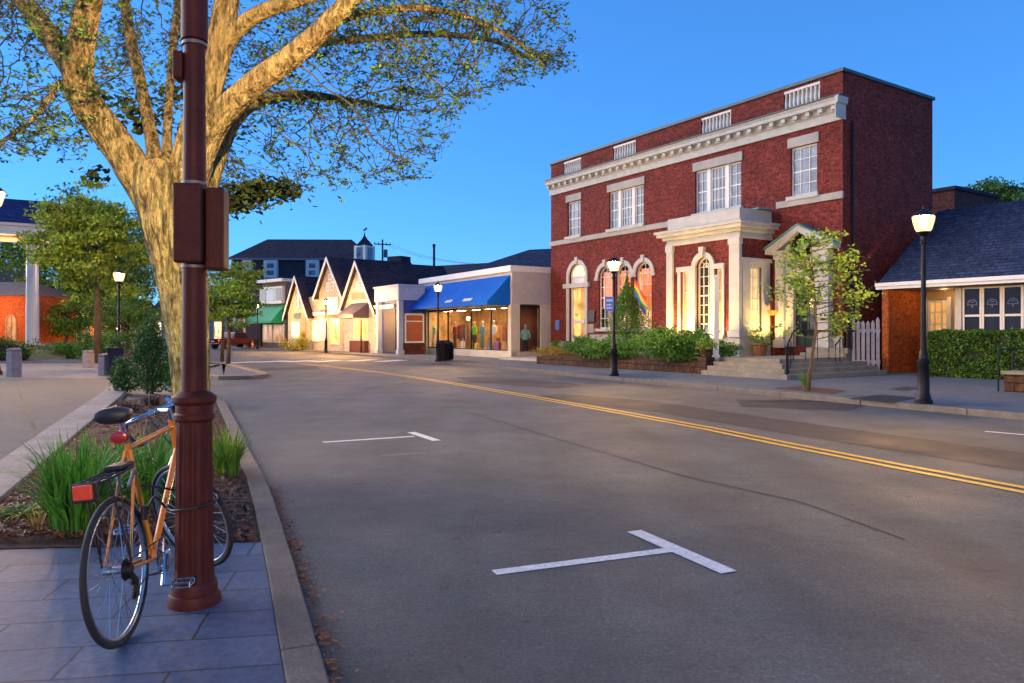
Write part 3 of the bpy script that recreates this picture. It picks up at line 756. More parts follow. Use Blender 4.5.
m.box(byx(678.5)-.05, byx(725)+.05, by-.16, by+.02, zpl-.04, zpl+.08)
m.build('window_surround', WHITE2, bank, bev=.012)
# pedimented doorway
px_a, px_b = X(777.5), X(835.5); zap = Z(803, 226.5)
zen = Z(778, 255); pxc = (px_a+px_b)/2; zen1 = zen+.0
m = MB()
for a, b in ((px_a+.1, px_a+.5), (px_b-.5, px_b-.1)):
    m.box(a, b, -.30, -.01, zf+.25, zen-.2); m.box(a-.05, b+.05, -.36, -.012, zf-.05, zf+.25); m.box(a-.05, b+.05, -.36, -.012, zen-.2, zen)
m.build('door_pilaster', WHITE2, bank, bev=.015)
m = MB(); e = px_b-px_a
m.box(px_a+.5, px_b-.5, -.16, .02, dd[3], zen); m.box(px_a+.5, dd[0], -.16, .02, zf, dd[3]-.001); m.box(dd[1], px_b-.5, -.16, .02, zf, dd[3]-.001)
m.build('door_surround', WHITE2, bank, bev=.012)
m = MB()
th = .2
for s in (-1, 1):
    xe = pxc + s*(e/2+.22); pts = [(xe, zen), (xe, zen+th), (pxc, zap), (pxc, zap-th*1.15), (xe - s*.3, zen)]
    m.prism(pts, -.5, -.01, 'y')
for s in (-1, 1): m.box(pxc+s*(e/2+.15), pxc+s*(e/2-.75), -.42, -.012, zen-.002, zen+.11)
m.build('pediment', WHITE2, bank, bev=.012)
m = MB()
for s in (-1, 1):
    xe = pxc + s*(e/2+.26); m.prism([(xe, zen+th+.002), (xe, zen+th+.06), (pxc, zap+.06), (pxc, zap+.002)], -.54, -.01, 'y')
m.build('copper_flashing', COPPER, bank)
# arched tympanum under the open pediment, with a wreath
m = MB(); rr = e*.26
m.prism([(pxc-rr, zen+.1)] + arc_pts(pxc, zen+.1, rr, 16)[::-1][1:-1] + [(pxc+rr, zen+.1)], -.06, -.008, 'y'); m.arch(pxc, zen+.1, rr, rr+.16, -.16, -.01, 16)
m.build('tympanum', WHITE2, bank)
wreath = MB(); pt = []
for k in range(900):
    a = rnd.random()*6.283; t = rnd.gauss(0, .07); pt.append((pxc+math.cos(a)*(.36+t), -.2+rnd.gauss(0, .04), zen+.22+math.sin(a)*(.36+t)))
wo = leaf_mesh('door_wreath', pt, .11, leafmat('wreath_leaf', (.012, .02, .012))); wo.location = (A[0], A[1], .115); wo.rotation_euler = (0, 0, BK.ang)
tag(wo, 'round dark evergreen wreath hung over the pedimented side door', 'wreath')
m = MB(); xa, xb, za, z1 = dd[0], dd[1], dd[2], dd[3]
m.box(xa, xa+.18, .1, .17, za, z1); m.box(xb-.18, xb, .1, .17, za, z1); m.box(xa+.18, xb-.18, .1, .17, za, za+.4); m.box(xa+.18, xb-.18, .1, .17, z1-.25, z1); m.box(xa+.18, xb-.18, .1, .17, za+.95, za+1.1)
m.box((xa+xb)/2-.03, (xa+xb)/2+.03, .11, .16, za+.4, z1-.25)
do = m.build('door', M('dark_green_door', (.012, .05, .05), .4), bank); p = MB(); p.quad((xa+.1, .14, za+.2), (xb-.1, .14, za+.2), (xb-.1, .14, z1-.1), (xa+.1, .14, z1-.1)); p.build('pane', DARKPANE, do)
h_ = MB(); h_.ball((xb-.1, .07, za+1.0), .04); h_.build('handle', M('brass', (.6, .4, .12), .3, metal=1), do)
m = MB(); xp = W+.05; m.cyl((W+.07, .5, .1), (W+.07, .5, zc0), .055, n=8); m.build('drainpipe', BLACKMETAL, bank)
# ---------------------------------------------------------------- bank forecourt
PZ = .115
def bl(px, py, z=PZ): return BK.local(*G(px, py, z))
ry = (bl(560, 365)[1] + bl(690, 373)[1]) / 2
rx0 = bl(541, 363.5)[0]; rx1 = bl(699, 373.5)[0]
sx0, sx1 = bl(703, 374.5)[0], bl(777, 378.5)[0]; syf = bl(740, 377)[1]
tz = .56
ROCK = bricks('brown_fieldstone', (.12, .06, .035), (.075, .042, .032), (.035, .025, .022), .5, .22, .02, stain=.5, bstr=.8)
STEPSTONE = M('weathered_step_stone', (.22, .20, .16), .85, .25, 3, bmp=.3, bscale=30, fine=.3)
rw = empty('retaining_wall', (*BK.world((rx0+rx1)/2, ry), PZ), BK.ang, 'low brown stone retaining wall in front of the shrubs of the brick bank', 'wall')
hl = (rx1-rx0)/2
m = MB(); m.box(-hl, hl, 0, .3, 0, tz-.2); m.build('wall', ROCK, rw, bev=.02)
m = MB(); m.box(hl+.02, hl+.42, -.12, .34, 0, tz+.02); m.build('end_pier', ROCK, rw, bev=.03)
def bankslab(name, x0, x1, y0, y1, z0, z1, mat, label=None, cat=None, kind='structure'):
    m = MB(); m.box(x0, x1, y0, y1, z0, z1); o = m.build(name, mat, bev=.012)
    o.location = (A[0], A[1], PZ); o.rotation_euler = (0, 0, BK.ang); o['kind'] = kind; return o
bankslab('soil', rx0, rx1, ry+.31, -.1, -.1, tz-.16, MULCH)
bankslab('path', .2, rx0-.05, ry+1.5, -.1, -.1, .12, GREYSTONE)
steps = empty('stone_steps', (*BK.world((sx0+sx1)/2, syf), PZ), BK.ang, 'wide grey stone steps rising from the pavement towards the bank bay', 'steps')
hw = (sx1-sx0)/2
for k in range(4):
    m = MB(); m.box(-hw-.02*k, hw+.62-.33*k, .32*k, (-.15-syf)-.002*k, -.02, .15*(k+1)-.006*k); m.build('tread', STEPSTONE, steps, bev=.012)
rl0 = MB(); a_, b_, c_ = Vector((hw+.52, .12, 1.02)), Vector((hw-.25, 1.5, 1.5)), Vector((hw-.25, -syf-.6, 1.5))
rl0.tube([a_+Vector((.05, -.1, -.02)), a_, b_, c_], .026, 6); rl0.cyl((a_.x, a_.y, .1), a_, .032, n=8)
for k in range(10):
    p = a_.lerp(b_, k/4) if k <= 4 else b_.lerp(c_, (k-4)/5.5)
    rl0.cyl((p.x, p.y, .12 if k < 2 else (.3 if k < 4 else .55)), (p.x, p.y, p.z), .014, n=5)
rl0.build('railing', BLACKMETAL, steps)
# side stoop
gyf = bl(806, 378.5)[1]*.5 + -2.6*.5
gyf = max(gyf, -3.4)
gyf = -1.85; gx0, gx1 = X(783, gyf), X(836, gyf)
st2 = empty('stone_stoop', (*BK.world((gx0+gx1)/2, gyf), PZ), BK.ang, 'stone stoop with steps and black railing below the pedimented side door', 'steps')
hw = (gx1-gx0)/2; nst = 5; trd = (-gyf-.62)/nst
for k in range(nst):
    m = MB(); m.box(-hw+.06*k, hw-.04*k, trd*k, trd*(k+1)+.04 if k < nst-1 else -gyf-.13, -.02, .178*(k+1)); m.build('tread', STEPSTONE, st2, bev=.012)
rl2 = MB(); xr2 = hw-.12
rl2.tube([(xr2, .15, 1.0), (xr2, trd*4+.1, 1.75), (xr2, -gyf-.3, 1.75)], .022, 6)
for k in range(5): rl2.cyl((xr2, .15+k*trd, .178*k+.1), (xr2, .15+k*trd, 1.0+.75*k*trd/(trd*4-.05)), .013, n=5)
rl2.build('railing', BLACKMETAL, st2)

# ---------------------------------------------------------------- plants
LEAF_SHRUB = leafmat('shrub_leaf', (.10, .23, .03), (.04, .11, .018))
LEAF_DARK = leafmat('dark_leaf', (.06, .13, .025), (.025, .065, .018))
LEAF_HEDGE = leafmat('hedge_leaf', (.075, .16, .018), (.03, .075, .012))
LEAF_YOUNG = leafmat('young_tree_leaf', (.20, .32, .045), (.10, .18, .025), trans=.4)
LEAF_BRIGHT = leafmat('bright_leaf', (.17, .29, .035), (.08, .16, .025), trans=.35)
LEAF_TREE = leafmat('tree_leaf', (.19, .29, .04), (.08, .14, .025), trans=.4)
LEAF_FAR = leafmat('far_tree_leaf', (.10, .20, .035), (.04, .095, .022))
BARK = M('brown_bark', (.10, .065, .04), .9, .3, 4, bmp=.6, bscale=25, fine=.4)
def clumps(c, r, n, k, lump=.32, rs=None, shell=.75, flat=1.0):
    """leaf positions: k clumps spread through an ellipsoid, denser towards its outside"""
    rs = rs or nrs
    d = rs.normal(size=(k, 3)); d /= np.linalg.norm(d, axis=1)[:, None]
    rad = rs.uniform(shell**3, 1, k)**(1/3) if shell < 1 else np.ones(k)
    rad *= rs.uniform(.82, 1.12, k)
    cc = d*rad[:, None]
    per = max(n//k, 1)
    p = np.repeat(cc, per, 0) + rs.normal(size=(k*per, 3))*lump*np.array([1, 1, flat])*.5
    return p*np.array(r)+np.array(c)
def shrub(name, label, cat, base, r, n, size, mat, k=60, lump=.35, group=None, shell=.35, cone=0.0, zc=None):
    """a shrub: loose leaf clumps over a few stems"""
    o = empty(name, (base[0], base[1], base[2]), 0, label, cat, group)
    c = (0, 0, r[2]*.95 if zc is None else zc)
    P = clumps(c, r, n, k, lump, shell=shell)
    if cone: 
        h = np.clip(P[:, 2]/(2*r[2]), 0, 1); P[:, :2] *= (1-cone*h)[:, None]*1.25
    P[:, 2] = np.abs(P[:, 2]-.02)+.02
    leaf_mesh('foliage', P, size, mat, o)
    st = MB()
    for i in range(7):
        a = rnd.random()*6.28; q = (math.cos(a)*r[0]*.55*(1-cone), math.sin(a)*r[1]*.55*(1-cone), r[2]*1.2)
        st.tube([(math.cos(a)*.06, math.sin(a)*.06, -.05), (q[0]*.5, q[1]*.5, r[2]*.6), q], [.025, .02, .008], 5)
    st.build('stem', BARK, o)
    return o
def atb(px, y, z=PZ+tz-.16):   # point of the planting bed at image column px and local depth y
    x = BK.x(px, y); X_, Y_ = BK.world(x, y); return (X_, Y_, z)
def wpx(px, d): return px/F*d
for label, px, yl, halfpx, top, n, size, cone, kk, mat in (
    ('tall pointed evergreen shrub behind the lamp post with the blue sign', 627, -2.6, 30, 281, 9000, .085, .95, 220, LEAF_SHRUB),
    ('low rounded shrub beside the arched bank doorway', 586, -4.8, 24, 337, 3600, .10, 0, 60, LEAF_SHRUB),
    ('broad bushy shrub below the lit palladian window', 676, -4.75, 40, 328, 10000, .105, 0, 110, LEAF_SHRUB),
    ('small green shrub at the left foot of the wide stone steps', 720, -3.0, 17, 341, 2200, .09, 0, 50, LEAF_SHRUB),
    ('mid sized shrub filling the bed between the pointed evergreen and the broad bush', 614, -4.8, 32, 339, 5600, .10, 0, 80, LEAF_SHRUB)):
    b = atb(px, yl); d = b[1]; h = ZZ(top, d)-b[2]; r = wpx(halfpx, d)
    shrub('conical_shrub' if cone else 'round_shrub', label, 'shrub', b, (r, min(r, 1.1), h*.52), n, size, mat, kk, .3, 'shrubs in front of the brick bank', .3, cone)
b = atb(556, ry+.9, PZ+tz-.16)
o = leaf_mesh('flower_border', clumps((0, 0, .16), (1.5, .5, .2), 2200, 60, .4), .07, leafmat('yellow_flower', (.38, .25, .02), (.10, .12, .02))); o.location = b; o.rotation_euler = (0, 0, BK.ang)
tag(o, 'low yellowish ground plants along the left end of the stone wall', 'flowers')
# pots and urns
TERRA = M('terracotta', (.22, .09, .045), .8, .2, 6, bmp=.2)
def pot(name, label, loc, r, h, mat, leaf, n=260, spread=1.3, lh=.6):
    o = empty(name, loc, 0, label, 'planter')
    m = MB(); m.lathe([(r*.62, 0), (r*.7, h*.1), (r*.9, h*.8), (r*1.04, h*.84), (r*1.04, h), (r*.9, h), (r*.88, h*.9)], n=18); m.build('bowl', mat, o, smooth='auto')
    leaf_mesh('plant', clumps((0, 0, h+lh*.35), (r*spread, r*spread, lh*.5), n*2, 24, .8), .09, leaf, o); return o
pw = rw.matrix_world
ep = Matrix.Translation(rw.location) @ Matrix.Rotation(BK.ang, 4, 'Z') @ Vector((hl+.22, .1, tz+.02))
pot('stone_urn', 'stone urn planter on the pier at the right end of the retaining wall', ep, .24, .32, ROCK, LEAF_BRIGHT, 220, 1.2, .35)
lx = bx1+.02; b = BK.world(bx1-.15, by-.42)
pot('clay_pot', 'clay pot with a green plant beside the bay and the railing', (*BK.world(bx1+.55, by+.5), PZ+.55), .32, .5, TERRA, LEAF_BRIGHT, 260, 1.1, .7)
m = MB(); m.lathe([(.05, -.14), (.16, -.05), (.21, .05), (.19, .06)], n=14); wp = BK.world(X(776, -.25), -.45)
o = m.build('hanging_pot', M('orange_pot', (.5, .12, .03), .7), smooth='auto'); o.location = (*wp, PZ+Z(776, 312)); tag(o, 'small orange bracket pot fixed by the pedimented door surround', 'planter')
m2 = MB(); m2.cyl((0, 0, 0), (.3, .3, .1), .012, n=5); m2.build('bracket', BLACKMETAL, o)
bp = BK.world(BK.x(566, -1.2), -1.2)
o = empty('barrel_planter', (*bp, PZ+.12), 0, 'dark barrel standing beside the arched bank doorway', 'barrel')
m = MB(); m.lathe([(.26, 0), (.34, .3), (.36, .48), (.33, .72), (.28, .88), (.26, .88)], n=18); m.build('body', M('dark_barrel', (.022, .018, .028), .5), o, smooth='auto')
m = MB(); m.lathe([(.335, .2), (.35, .2), (.365, .26), (.35, .26)], n=18); m.build('hoop', BLACKMETAL, o)
bp = BK.world(BK.x(556.5, -1.1), -1.1)
pot('clay_pot', 'brown clay pot to the left of the dark barrel', (*bp, PZ+.12), .3, .55, TERRA, LEAF_SHRUB, 300, .9, .3)
# white post in the shrubs
d = 26.4; wp = AT(716, d)
o = empty('white_post', (*wp, PZ+.35), 0, 'slim white square post standing among the shrubs before the palladian window', 'post')
m = MB(); m.box(-.085, .085, -.085, .085, 0, ZZ(279, d)-PZ-.35); m.build('shaft', WHITE, o, bev=.01)
m = MB(); hz = ZZ(279, d)-PZ-.35; m.box(-.12, .12, -.12, .12, hz, hz+.07); m.prism([(-.1, hz+.07), (.1, hz+.07), (0, hz+.16)], -.1, .1, 'y'); m.build('cap', WHITE, o, bev=.008)
m = MB(); m.box(-.12, .12, -.12, .12, 0, .28); m.build('base', WHITE, o, bev=.01)

# young street tree
def young_tree():
    bx, by_ = G(808, 391, PZ); o = empty('young_tree', (bx, by_, PZ), 0, 'slender young tree with yellow green leaves planted in the pavement', 'tree')
    t = MB(); lean = Vector((.10, 0, 0)); top = ZZ(232, by_)-PZ
    def P(px, py, dy=0): 
        q = A3(px, py, by_+dy); return Vector((q.x-bx, q.y-by_, q.z-PZ))
    t.tube([(0, 0, -.1), P(810, 370), P(816, 330), P(815, 300), P(812, 265), P(811, 232)], [.055, .045, .04, .03, .018, .006], 8)
    tips = []
    for k in range(58):
        f = .12+.86*rnd.random(); zz = .9+(top-1.0)*f
        px0 = 812+3*math.sin(f*5); a = rnd.random()*6.283
        ln = (.95-.6*abs(f-.42)/.58)*rnd.uniform(.7, 1.45)
        s = Vector(((px0-808)/F*by_, 0, zz)); e = s+Vector((math.cos(a)*ln*1.05+.14, math.sin(a)*ln*.8, ln*.42*rnd.uniform(.3, 1.2)))
        md = s.lerp(e, .5)+Vector((0, 0, -.05)); t.tube([s, md, e], [.014, .009, .004], 5)
        tips += [md.lerp(e, u/6) for u in range(1, 8)]
    P_ = []
    for q in tips:
        for _ in range(7): P_.append((q.x+rnd.gauss(0, .12), q.y+rnd.gauss(0, .12), q.z+rnd.gauss(0, .10)))
    t.build('trunk', BARK, o, smooth=True); leaf_mesh('crown', P_, .09, LEAF_YOUNG, o, flat=.35, asp=.75)
young_tree()
def tuft(name, label, cat, base, n, h, spread, mat, wd=.014, group=None, lean=.5):
    mb = MB()
    for i in range(n):
        a = rnd.random()*6.283; r0 = spread*.32*math.sqrt(rnd.random()); hh = h*rnd.uniform(.55, 1.05); ln = spread*rnd.uniform(.15, 1.0)*lean*2
        b = Vector((math.cos(a)*r0, math.sin(a)*r0, -.02)); a2 = a+rnd.gauss(0, .5); dv = Vector((math.cos(a2), math.sin(a2), 0))
        sd = Vector((-dv.y, dv.x, 0)); ws = [wd*.7, wd, wd*.85, wd*.5, .001]; pts = []
        for k in range(5):
            t = k/4; p = b + dv*(ln*t**2.0) + Vector((0, 0, hh*(t-.28*t**3*min(1.6, ln/h*2.2))))
            pts.append((p-sd*ws[k]/2, p+sd*ws[k]/2))
        for k in range(4): mb.quad(pts[k][0], pts[k][1], pts[k+1][1], pts[k+1][0])
        mb.m = mb.m
    # connect blades into islands by sharing vertices
    o = mb.build(name, mat); o.location = base
    return tag(o, label, cat, group)
tuft('grass_tuft', 'small grassy tuft growing round the young street tree', 'grass tuft', (*G(806, 389, PZ), PZ), 160, .62, .28, leafmat('tuft_pale', (.12, .20, .05), (.06, .11, .03)))

# ---------------------------------------------------------------- street lamps
def lampglass(name, col, s):
    m, nt, p = nodes(name); nt.nodes.remove(p)
    t = nt.nodes.new('ShaderNodeBsdfTransparent'); t.inputs[0].default_value = (.97, .95, .9, 1)
    e = nt.nodes.new('ShaderNodeEmission'); e.inputs[0].default_value = (*col, 1); e.inputs[1].default_value = s
    ad = nt.nodes.new('ShaderNodeAddShader'); L(nt, t.outputs[0], ad.inputs[0]); L(nt, e.outputs[0], ad.inputs[1]); L(nt, ad.outputs[0], nt.nodes['Material Output'].inputs[0])
    return m
LAMPGLASS = lampglass('lamp_glass', (1.0, .60, .22), .62)
BULB = emit('lamp_bulb', (1.0, .57, .19), 2500)
def lamp_parts(o, H=3.84, glass=LAMPGLASS, sr=.05, detail=True):
    m = MB(); m.lathe([(.17, 0), (.17, .06), (.14, .1), (.135, .16), (.115, .2), (.105, .8), (.118, .82), (.118, .87), (.09, .9), (.085, 1.0), (.06, 1.08)], n=16); m.build('base', BLACKMETAL, o, smooth='auto')
    m = MB(); m.lathe([(sr+.008, 1.05), (sr, 1.4), (sr*.85, H-.62), (.065, H-.6), (.07, H-.56), (.05, H-.54), (.048, H-.46), (.09, H-.42), (.125, H-.38), (.125, H-.36)], n=12); m.build('shaft', BLACKMETAL, o, smooth='auto')
    m = MB(); m.lathe([(.12, H-.355), (.15, H-.32), (.195, H-.16), (.21, H-.07), (.20, H-.055)], n=16); g = m.build('lantern', glass, o, smooth=True)
    m = MB(); m.ball((0, 0, H-.19), (.062, .062, .085), 12, 8); m.build('bulb', BULB, g, smooth=True)
    m = MB(); m.lathe([(.205, H-.052), (.21, H-.03), (.14, H+.03), (.06, H+.08), (.02, H+.10), (.022, H+.14), (.004, H+.2)], n=16); m.build('lantern_cap', BLACKMETAL, o, smooth='auto')
lamp0 = empty('street_lamp', (*AT(923.5, 15.0), PZ), 0, 'black street lamp before the clipped hedge, nearest of the far side row', 'street lamp', 'street lamps along the road')
lamp_parts(lamp0)
for px, d, z, s, label in (
    (614, 24.6, PZ, 1, 'black street lamp carrying a small blue sign in front of the brick bank'),
    (438, 36.9, PZ, 1, 'black street lamp beside the black litter bin in front of the blue awning'),
    (326, 53.6, PZ, 1, 'lit street lamp in front of the middle white gabled house'),
    (257.5, 64.5, PZ, 1.02, 'lit street lamp beside the green awning shop'),
    (59, 60.0, .07, 1, 'faint distant street lamp among the yellow green trees beyond the plaza'),
    (119, 28.8, .07, 1, 'lit street lamp behind the tall purple planter on the left')):
    c = copy_tree(lamp0); c.location = (*AT(px, d), z); c['label'] = label; c.scale = (s, s, s)
c = copy_tree(lamp0); c.location = (*AT(-7, 26.0), .07); c.scale = (1.7, 1.7, 1.7); c['label'] = 'tall street lamp at the far left edge of the picture beside the portico'; c.rotation_euler = (0, 0, 0)
sd_ = 24.6; q = AT(609.5, sd_-.09)
o = empty('parking_sign', (*q, ZZ(304, sd_)), R(-6), 'small blue sign fixed to the lamp post in front of the bank', 'sign')
m = MB(); m.box(-.15, .15, -.012, .0, -.24, .24); m.build('panel', M('sign_blue', (.06, .2, .6), .45, .1), o, bev=.006)
m = MB(); m.box(-.1, .1, -.016, -.0125, .07, .16); m.box(-.1, .06, -.016, -.0125, -.06, -.01); m.box(-.1, .09, -.016, -.0125, -.16, -.11); m.build('marking', M('sign_white', (.65, .65, .68), .5), o)
m = MB(); m.box(-.02, .09, .0, .06, .1, .13); m.build('bracket', BLACKMETAL, o)

# ---------------------------------------------------------------- cottage on the right
gf = G(884, 372.5, PZ); CT = Frame(gf, BK.r, PZ)
cot = empty('brick_cottage', (*gf, PZ), CT.ang, 'single storey cottage with blue shingle roof, orange brick porch wall and white bay window', 'building')
fw_ = CT.x(888.5) - CT.x(882); x0 = CT.x(882); y1 = CT.y(920, x0+fw_); xR = 12.0
ze = CT.z(950, 280, -.5)
D = 3.0
for _ in range(60):
    if CT.z(967, 207, D) > ze + .72*(D+.5): D += .1
Dz = CT.z(967, 207, D)
m = MB(); m.box(x0, x0+fw_, 0, y1+1.2, 0, ze+.1); m.build('porch_wall', ORANGE, cot)
WALLTAN = M('painted_siding', (.30, .20, .12), .7, .15, 2)
rwin = (CT.x(927, y1), CT.x(948, y1), CT.z(938, 336, y1), CT.z(938, 300, y1), False)
yb = .25; bw0 = CT.x(957, yb)
m = MB(); wall(m, x0+fw_, xR, 0, ze+.25, y1, [rwin]); m.build('wall', WALLTAN, cot)
window(cot, rwin[0], rwin[1], rwin[2], rwin[3], y1+.05, 3, 3, emit('warm_room', (1, .55, .16), .26, .6, 3), fw=.09, mw=.04, rail=False, name='window')
part_box(cot, 'window_surround', WHITE, rwin[0]-.12, rwin[0]-.002, y1-.04, y1+.06, rwin[2], rwin[3]+.1); part_box(cot, 'window_surround', WHITE, rwin[1]+.002, rwin[1]+.12, y1-.04, y1+.06, rwin[2], rwin[3]+.1)
# bay front
bzs, bzt = .95, CT.z(990, 285.5, yb); wl = (CT.x(978, yb)-CT.x(959, yb))
m = MB(); m.box(bw0, xR, yb, y1-.02, 0, bzs); m.build('bay_base', ORANGE, cot)
m = MB(); m.box(bw0-.05, xR, yb+.0, y1-.02, bzt+.0, ze+.2); m.box(bw0-.06, bw0+.16, yb-.04, yb+.12, bzs, bzt); m.box(bw0-.06, xR, yb-.05, yb+.12, bzs, bzs+.1); m.build('bay_frame', M('cream_trim', (.50, .42, .32), .6, .1), cot, bev=.01)
EMB = M('etched_glass_motif', (.055, .055, .13), .3, .2, 8)
xx = bw0+.17; k = 0
while xx + wl < xR:
    f = window(cot, xx, xx+wl, bzs+.1, bzt-.02, yb, 1, 2, DARKPANE, M('white_bay_sash', (.66, .58, .5), .5, .05) if k == 0 else bpy.data.materials['white_bay_sash'], fw=.06, mw=.07, rail=False)
    zc = bzs+.1+(bzt-bzs-.12)*.73; r_ = min(wl, .8)*.27
    e = MB(); zc -= .06; e.arch(xx+wl/2, zc, r_-.025, r_, yb+.025, yb+.035, 14); e.prism([(xx+wl/2-r_*.5, zc+.06), (xx+wl/2+r_*.5, zc+.06), (xx+wl/2+r_*.2, zc+r_*.55), (xx+wl/2-r_*.2, zc+r_*.55)], yb+.025, yb+.035, 'y'); e.box(xx+wl/2-r_, xx+wl/2+r_, yb+.025, yb+.035, zc-.03, zc-.005); e.box(xx+wl/2-.02, xx+wl/2+.02, yb+.025, yb+.035, zc-r_*.7, zc-.035); e.build('etched_motif', EMB, f)
    xx += wl+.012; k += 1
xL = CT.x(877, -.5)
m = MB()
for ya, za, yb2, zb2 in ((-.5, ze, D, Dz), (2*D+.5, ze, D, Dz)):
    v = [(xL, ya, za), (xR+.5, ya, za), (xR+.5, yb2, zb2), (xL, yb2, zb2)]
    if ya > D: v = v[::-1]
    m.quad(*v); m.quad(*[(a, b, c-.1) for a, b, c in v[::-1]])
m.quad((xL, -.5, ze), (xL, D, Dz), (xL, D, Dz-.1), (xL, -.5, ze-.1))
m.build('roof', SLATE, cot)
m = MB(); m.box(xL-.02, xR+.5, -.56, -.44, ze-.20, ze-.005); m.box(xL-.02, xR+.5, -.62, -.561, ze-.1, ze+.03); m.build('fascia', WHITE, cot, bev=.01)
m = MB(); m.box(xL, xR, -.43, y1, ze-.2, ze-.12); m.build('soffit', M('soffit_board', (.2, .12, .08), .8), cot)
m = MB(); m.prism([(-.44, ze-.16), (-.40, ze-.0), (D, Dz-.1), (D, Dz-.28)], xL-.03, xL+.04, 'x'); m.build('rake_board', WHITE, cot)
m = MB(); m.quad((x0, y1+1.2, 0), (x0, 0, 0), (x0, 0, ze), (x0, D, Dz-.3), (x0, 2*D, ze), (x0, 2*D, 0)); m.build('gable_wall', ORANGE, cot)
# brown wing behind, seen over the roof
wbk = empty('brown_building', (*AT(945, 41.0), 0), BK.ang, 'plain brown building end showing above the cottage roof beside the bank', 'building')
m = MB(); hz = ZZ(191, 41.0); m.box(-1.6, .5, 0, 5, 0, hz); m.build('wall', BRICKBACK, wbk)
m = MB(); m.box(-1.7, .6, -.1, 5.1, hz+.002, hz+.2); m.build('coping', DARKROOF, wbk)
# hedge
ha, hb = CT.local(*G(928, 376.3, PZ)), CT.local(*G(1024, 381, PZ))
hy = (ha[1]+hb[1])/2; hx0 = ha[0]; hx1 = 11.0; htop = ZZ(331.5, G(928, 376.3, PZ)[1])-PZ
hed = empty('clipped_hedge', (*CT.world((hx0+hx1)/2, hy), PZ), CT.ang, 'clipped dark green hedge under the white bay window of the cottage', 'hedge')
n = 26000; hl = (hx1-hx0)/2
face = nrs.choice(4, n, p=[.45, .30, .15, .10]); u = nrs.uniform(-1, 1, n)*hl; dpt = np.abs(nrs.normal(0, .05, n)); v = nrs.uniform(0, 1, n)
Pt = np.zeros((n, 3)); Pt[:, 0] = u
wob = np.array([mnoise.noise(Vector((a*1.6, b*2, 0))) for a, b in zip(u, v*htop)])*.13+np.array([mnoise.noise(Vector((a*5, b*6, 7))) for a, b in zip(u, v*htop)])*.06
Pt[:, 1] = np.where(face == 0, dpt+wob, np.where(face == 1, v*.9, np.where(face == 2, v*.9, .9-dpt)))
Pt[:, 2] = np.where(face == 0, v*htop, np.where(face == 1, htop-dpt+wob, np.where(face == 2, nrs.uniform(0, 1, n)*htop, v*htop)))
Pt[:, 0] = np.where(face == 2, -hl+dpt, Pt[:, 0])
leaf_mesh('foliage', Pt, .085, LEAF_HEDGE, hed, asp=.7)
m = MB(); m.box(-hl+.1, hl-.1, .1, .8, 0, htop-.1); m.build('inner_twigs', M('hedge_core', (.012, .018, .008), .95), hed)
# bench
bp = G(1001, 391.5, PZ); bn = empty('stone_bench', (*bp, PZ), CT.ang, 'pale slab bench on a rubble stone base with a black iron end frame', 'bench')
m = MB(); m.box(.02, 2.2, .1, .62, 0, .42); m.build('base', ROCK, bn, bev=.02)
m = MB(); m.box(-.03, 2.3, .02, .72, .42, .50); m.build('seat', STEPSTONE, bn, bev=.012)
m = MB(); m.cyl((-.06, .0, 0), (-.06, .0, 1.0), .022, n=8); m.tube([(-.06, 0, .98), (-.06, .12, 1.03), (-.06, .72, 1.02)], .02, 6); m.cyl((-.06, .74, 0), (-.06, .74, 1.05), .022, n=8); m.build('end_frame', BLACKMETAL, bn)
m = MB(); m.cyl((-.06, .74, 1.03), (2.3, .74, 1.03), .02, n=6); m.cyl((-.06, .74, .6), (2.3, .74, .6), .016, n=6)
for k in range(16): m.cyl((.05+k*.145, .74, .6), (.05+k*.145, .74, 1.03), .009, n=5)
m.build('backrest', BLACKMETAL, bn)
# picket gate between bank and cottage
g0, g1 = AT(851, 26.0), AT(880.5, 25.9); gv = Vector(g1)-Vector(g0); gw = gv.length
gate = empty('picket_gate', (*g0, PZ), math.atan2(gv.y, gv.x), 'weathered white picket gate between the bank and the orange brick wall', 'gate')
PICK = M('weathered_picket', (.55, .48, .47), .8, .2, 6, fine=.3)
for k in range(6):
    a = gw*(k+.15)/6; b = gw*(k+.78)/6; hh = ZZ(319.5, 26)-PZ + (.08 if k in (0, 5) else 0) - .05*math.sin(k/5*3.14)
    m = MB(); m.prism([(a, .06), (b, .06), (b, hh-.1), ((a+b)/2, hh), (a, hh-.1)], -.02, .02, 'y'); m.build('picket', PICK, gate)
m = MB(); m.box(0, gw, .021, .07, .35, .47); m.box(0, gw, .021, .07, 1.45, 1.57); m.build('rail', PICK, gate)
m = MB(); m.box(-.14, -.02, -.06, .06, 0, ZZ(317, 26)-PZ); m.build('gate_post', BLACKMETAL, gate)
# ---------------------------------------------------------------- shop with the blue awning
SR = Vector((.512, -.858)).normalized()
SHR = (0.0, 41.0)
def leftend(R0, r, px):
    a = (px-CX)/F; t = (R0[0]-a*R0[1])/(r[0]-a*r[1]); return (R0[0]-r[0]*t, R0[1]-r[1]*t), t
So, SW = leftend(SHR, SR, 421)
SH = Frame(So, SR, PZ)
shop = empty('awning_shop', (*So, PZ), SH.ang, 'flat roofed cream shop with a long blue awning and lit display windows', 'building')
CREAM = M('cream_stucco', (.50, .44, .36), .8, .12, 1.5, bmp=.1)
TAN = M('tan_panel', (.40, .36, .36), .8, .1, 1.5)
zT = SH.zx(512, 266, SW); zM = SH.zx(512, 304, SW); SD = 7.0
wz0 = SH.z(470, 349.5); 
m = MB(); m.box(0, SW, 0, SD, zM, zT-.02); m.build('upper_wall', TAN, shop)
m = MB(); m.box(-.1, SW+.06, -.14, SD, zT-.30, zT+.04); m.build('parapet_trim', WHITE, shop, bev=.015)
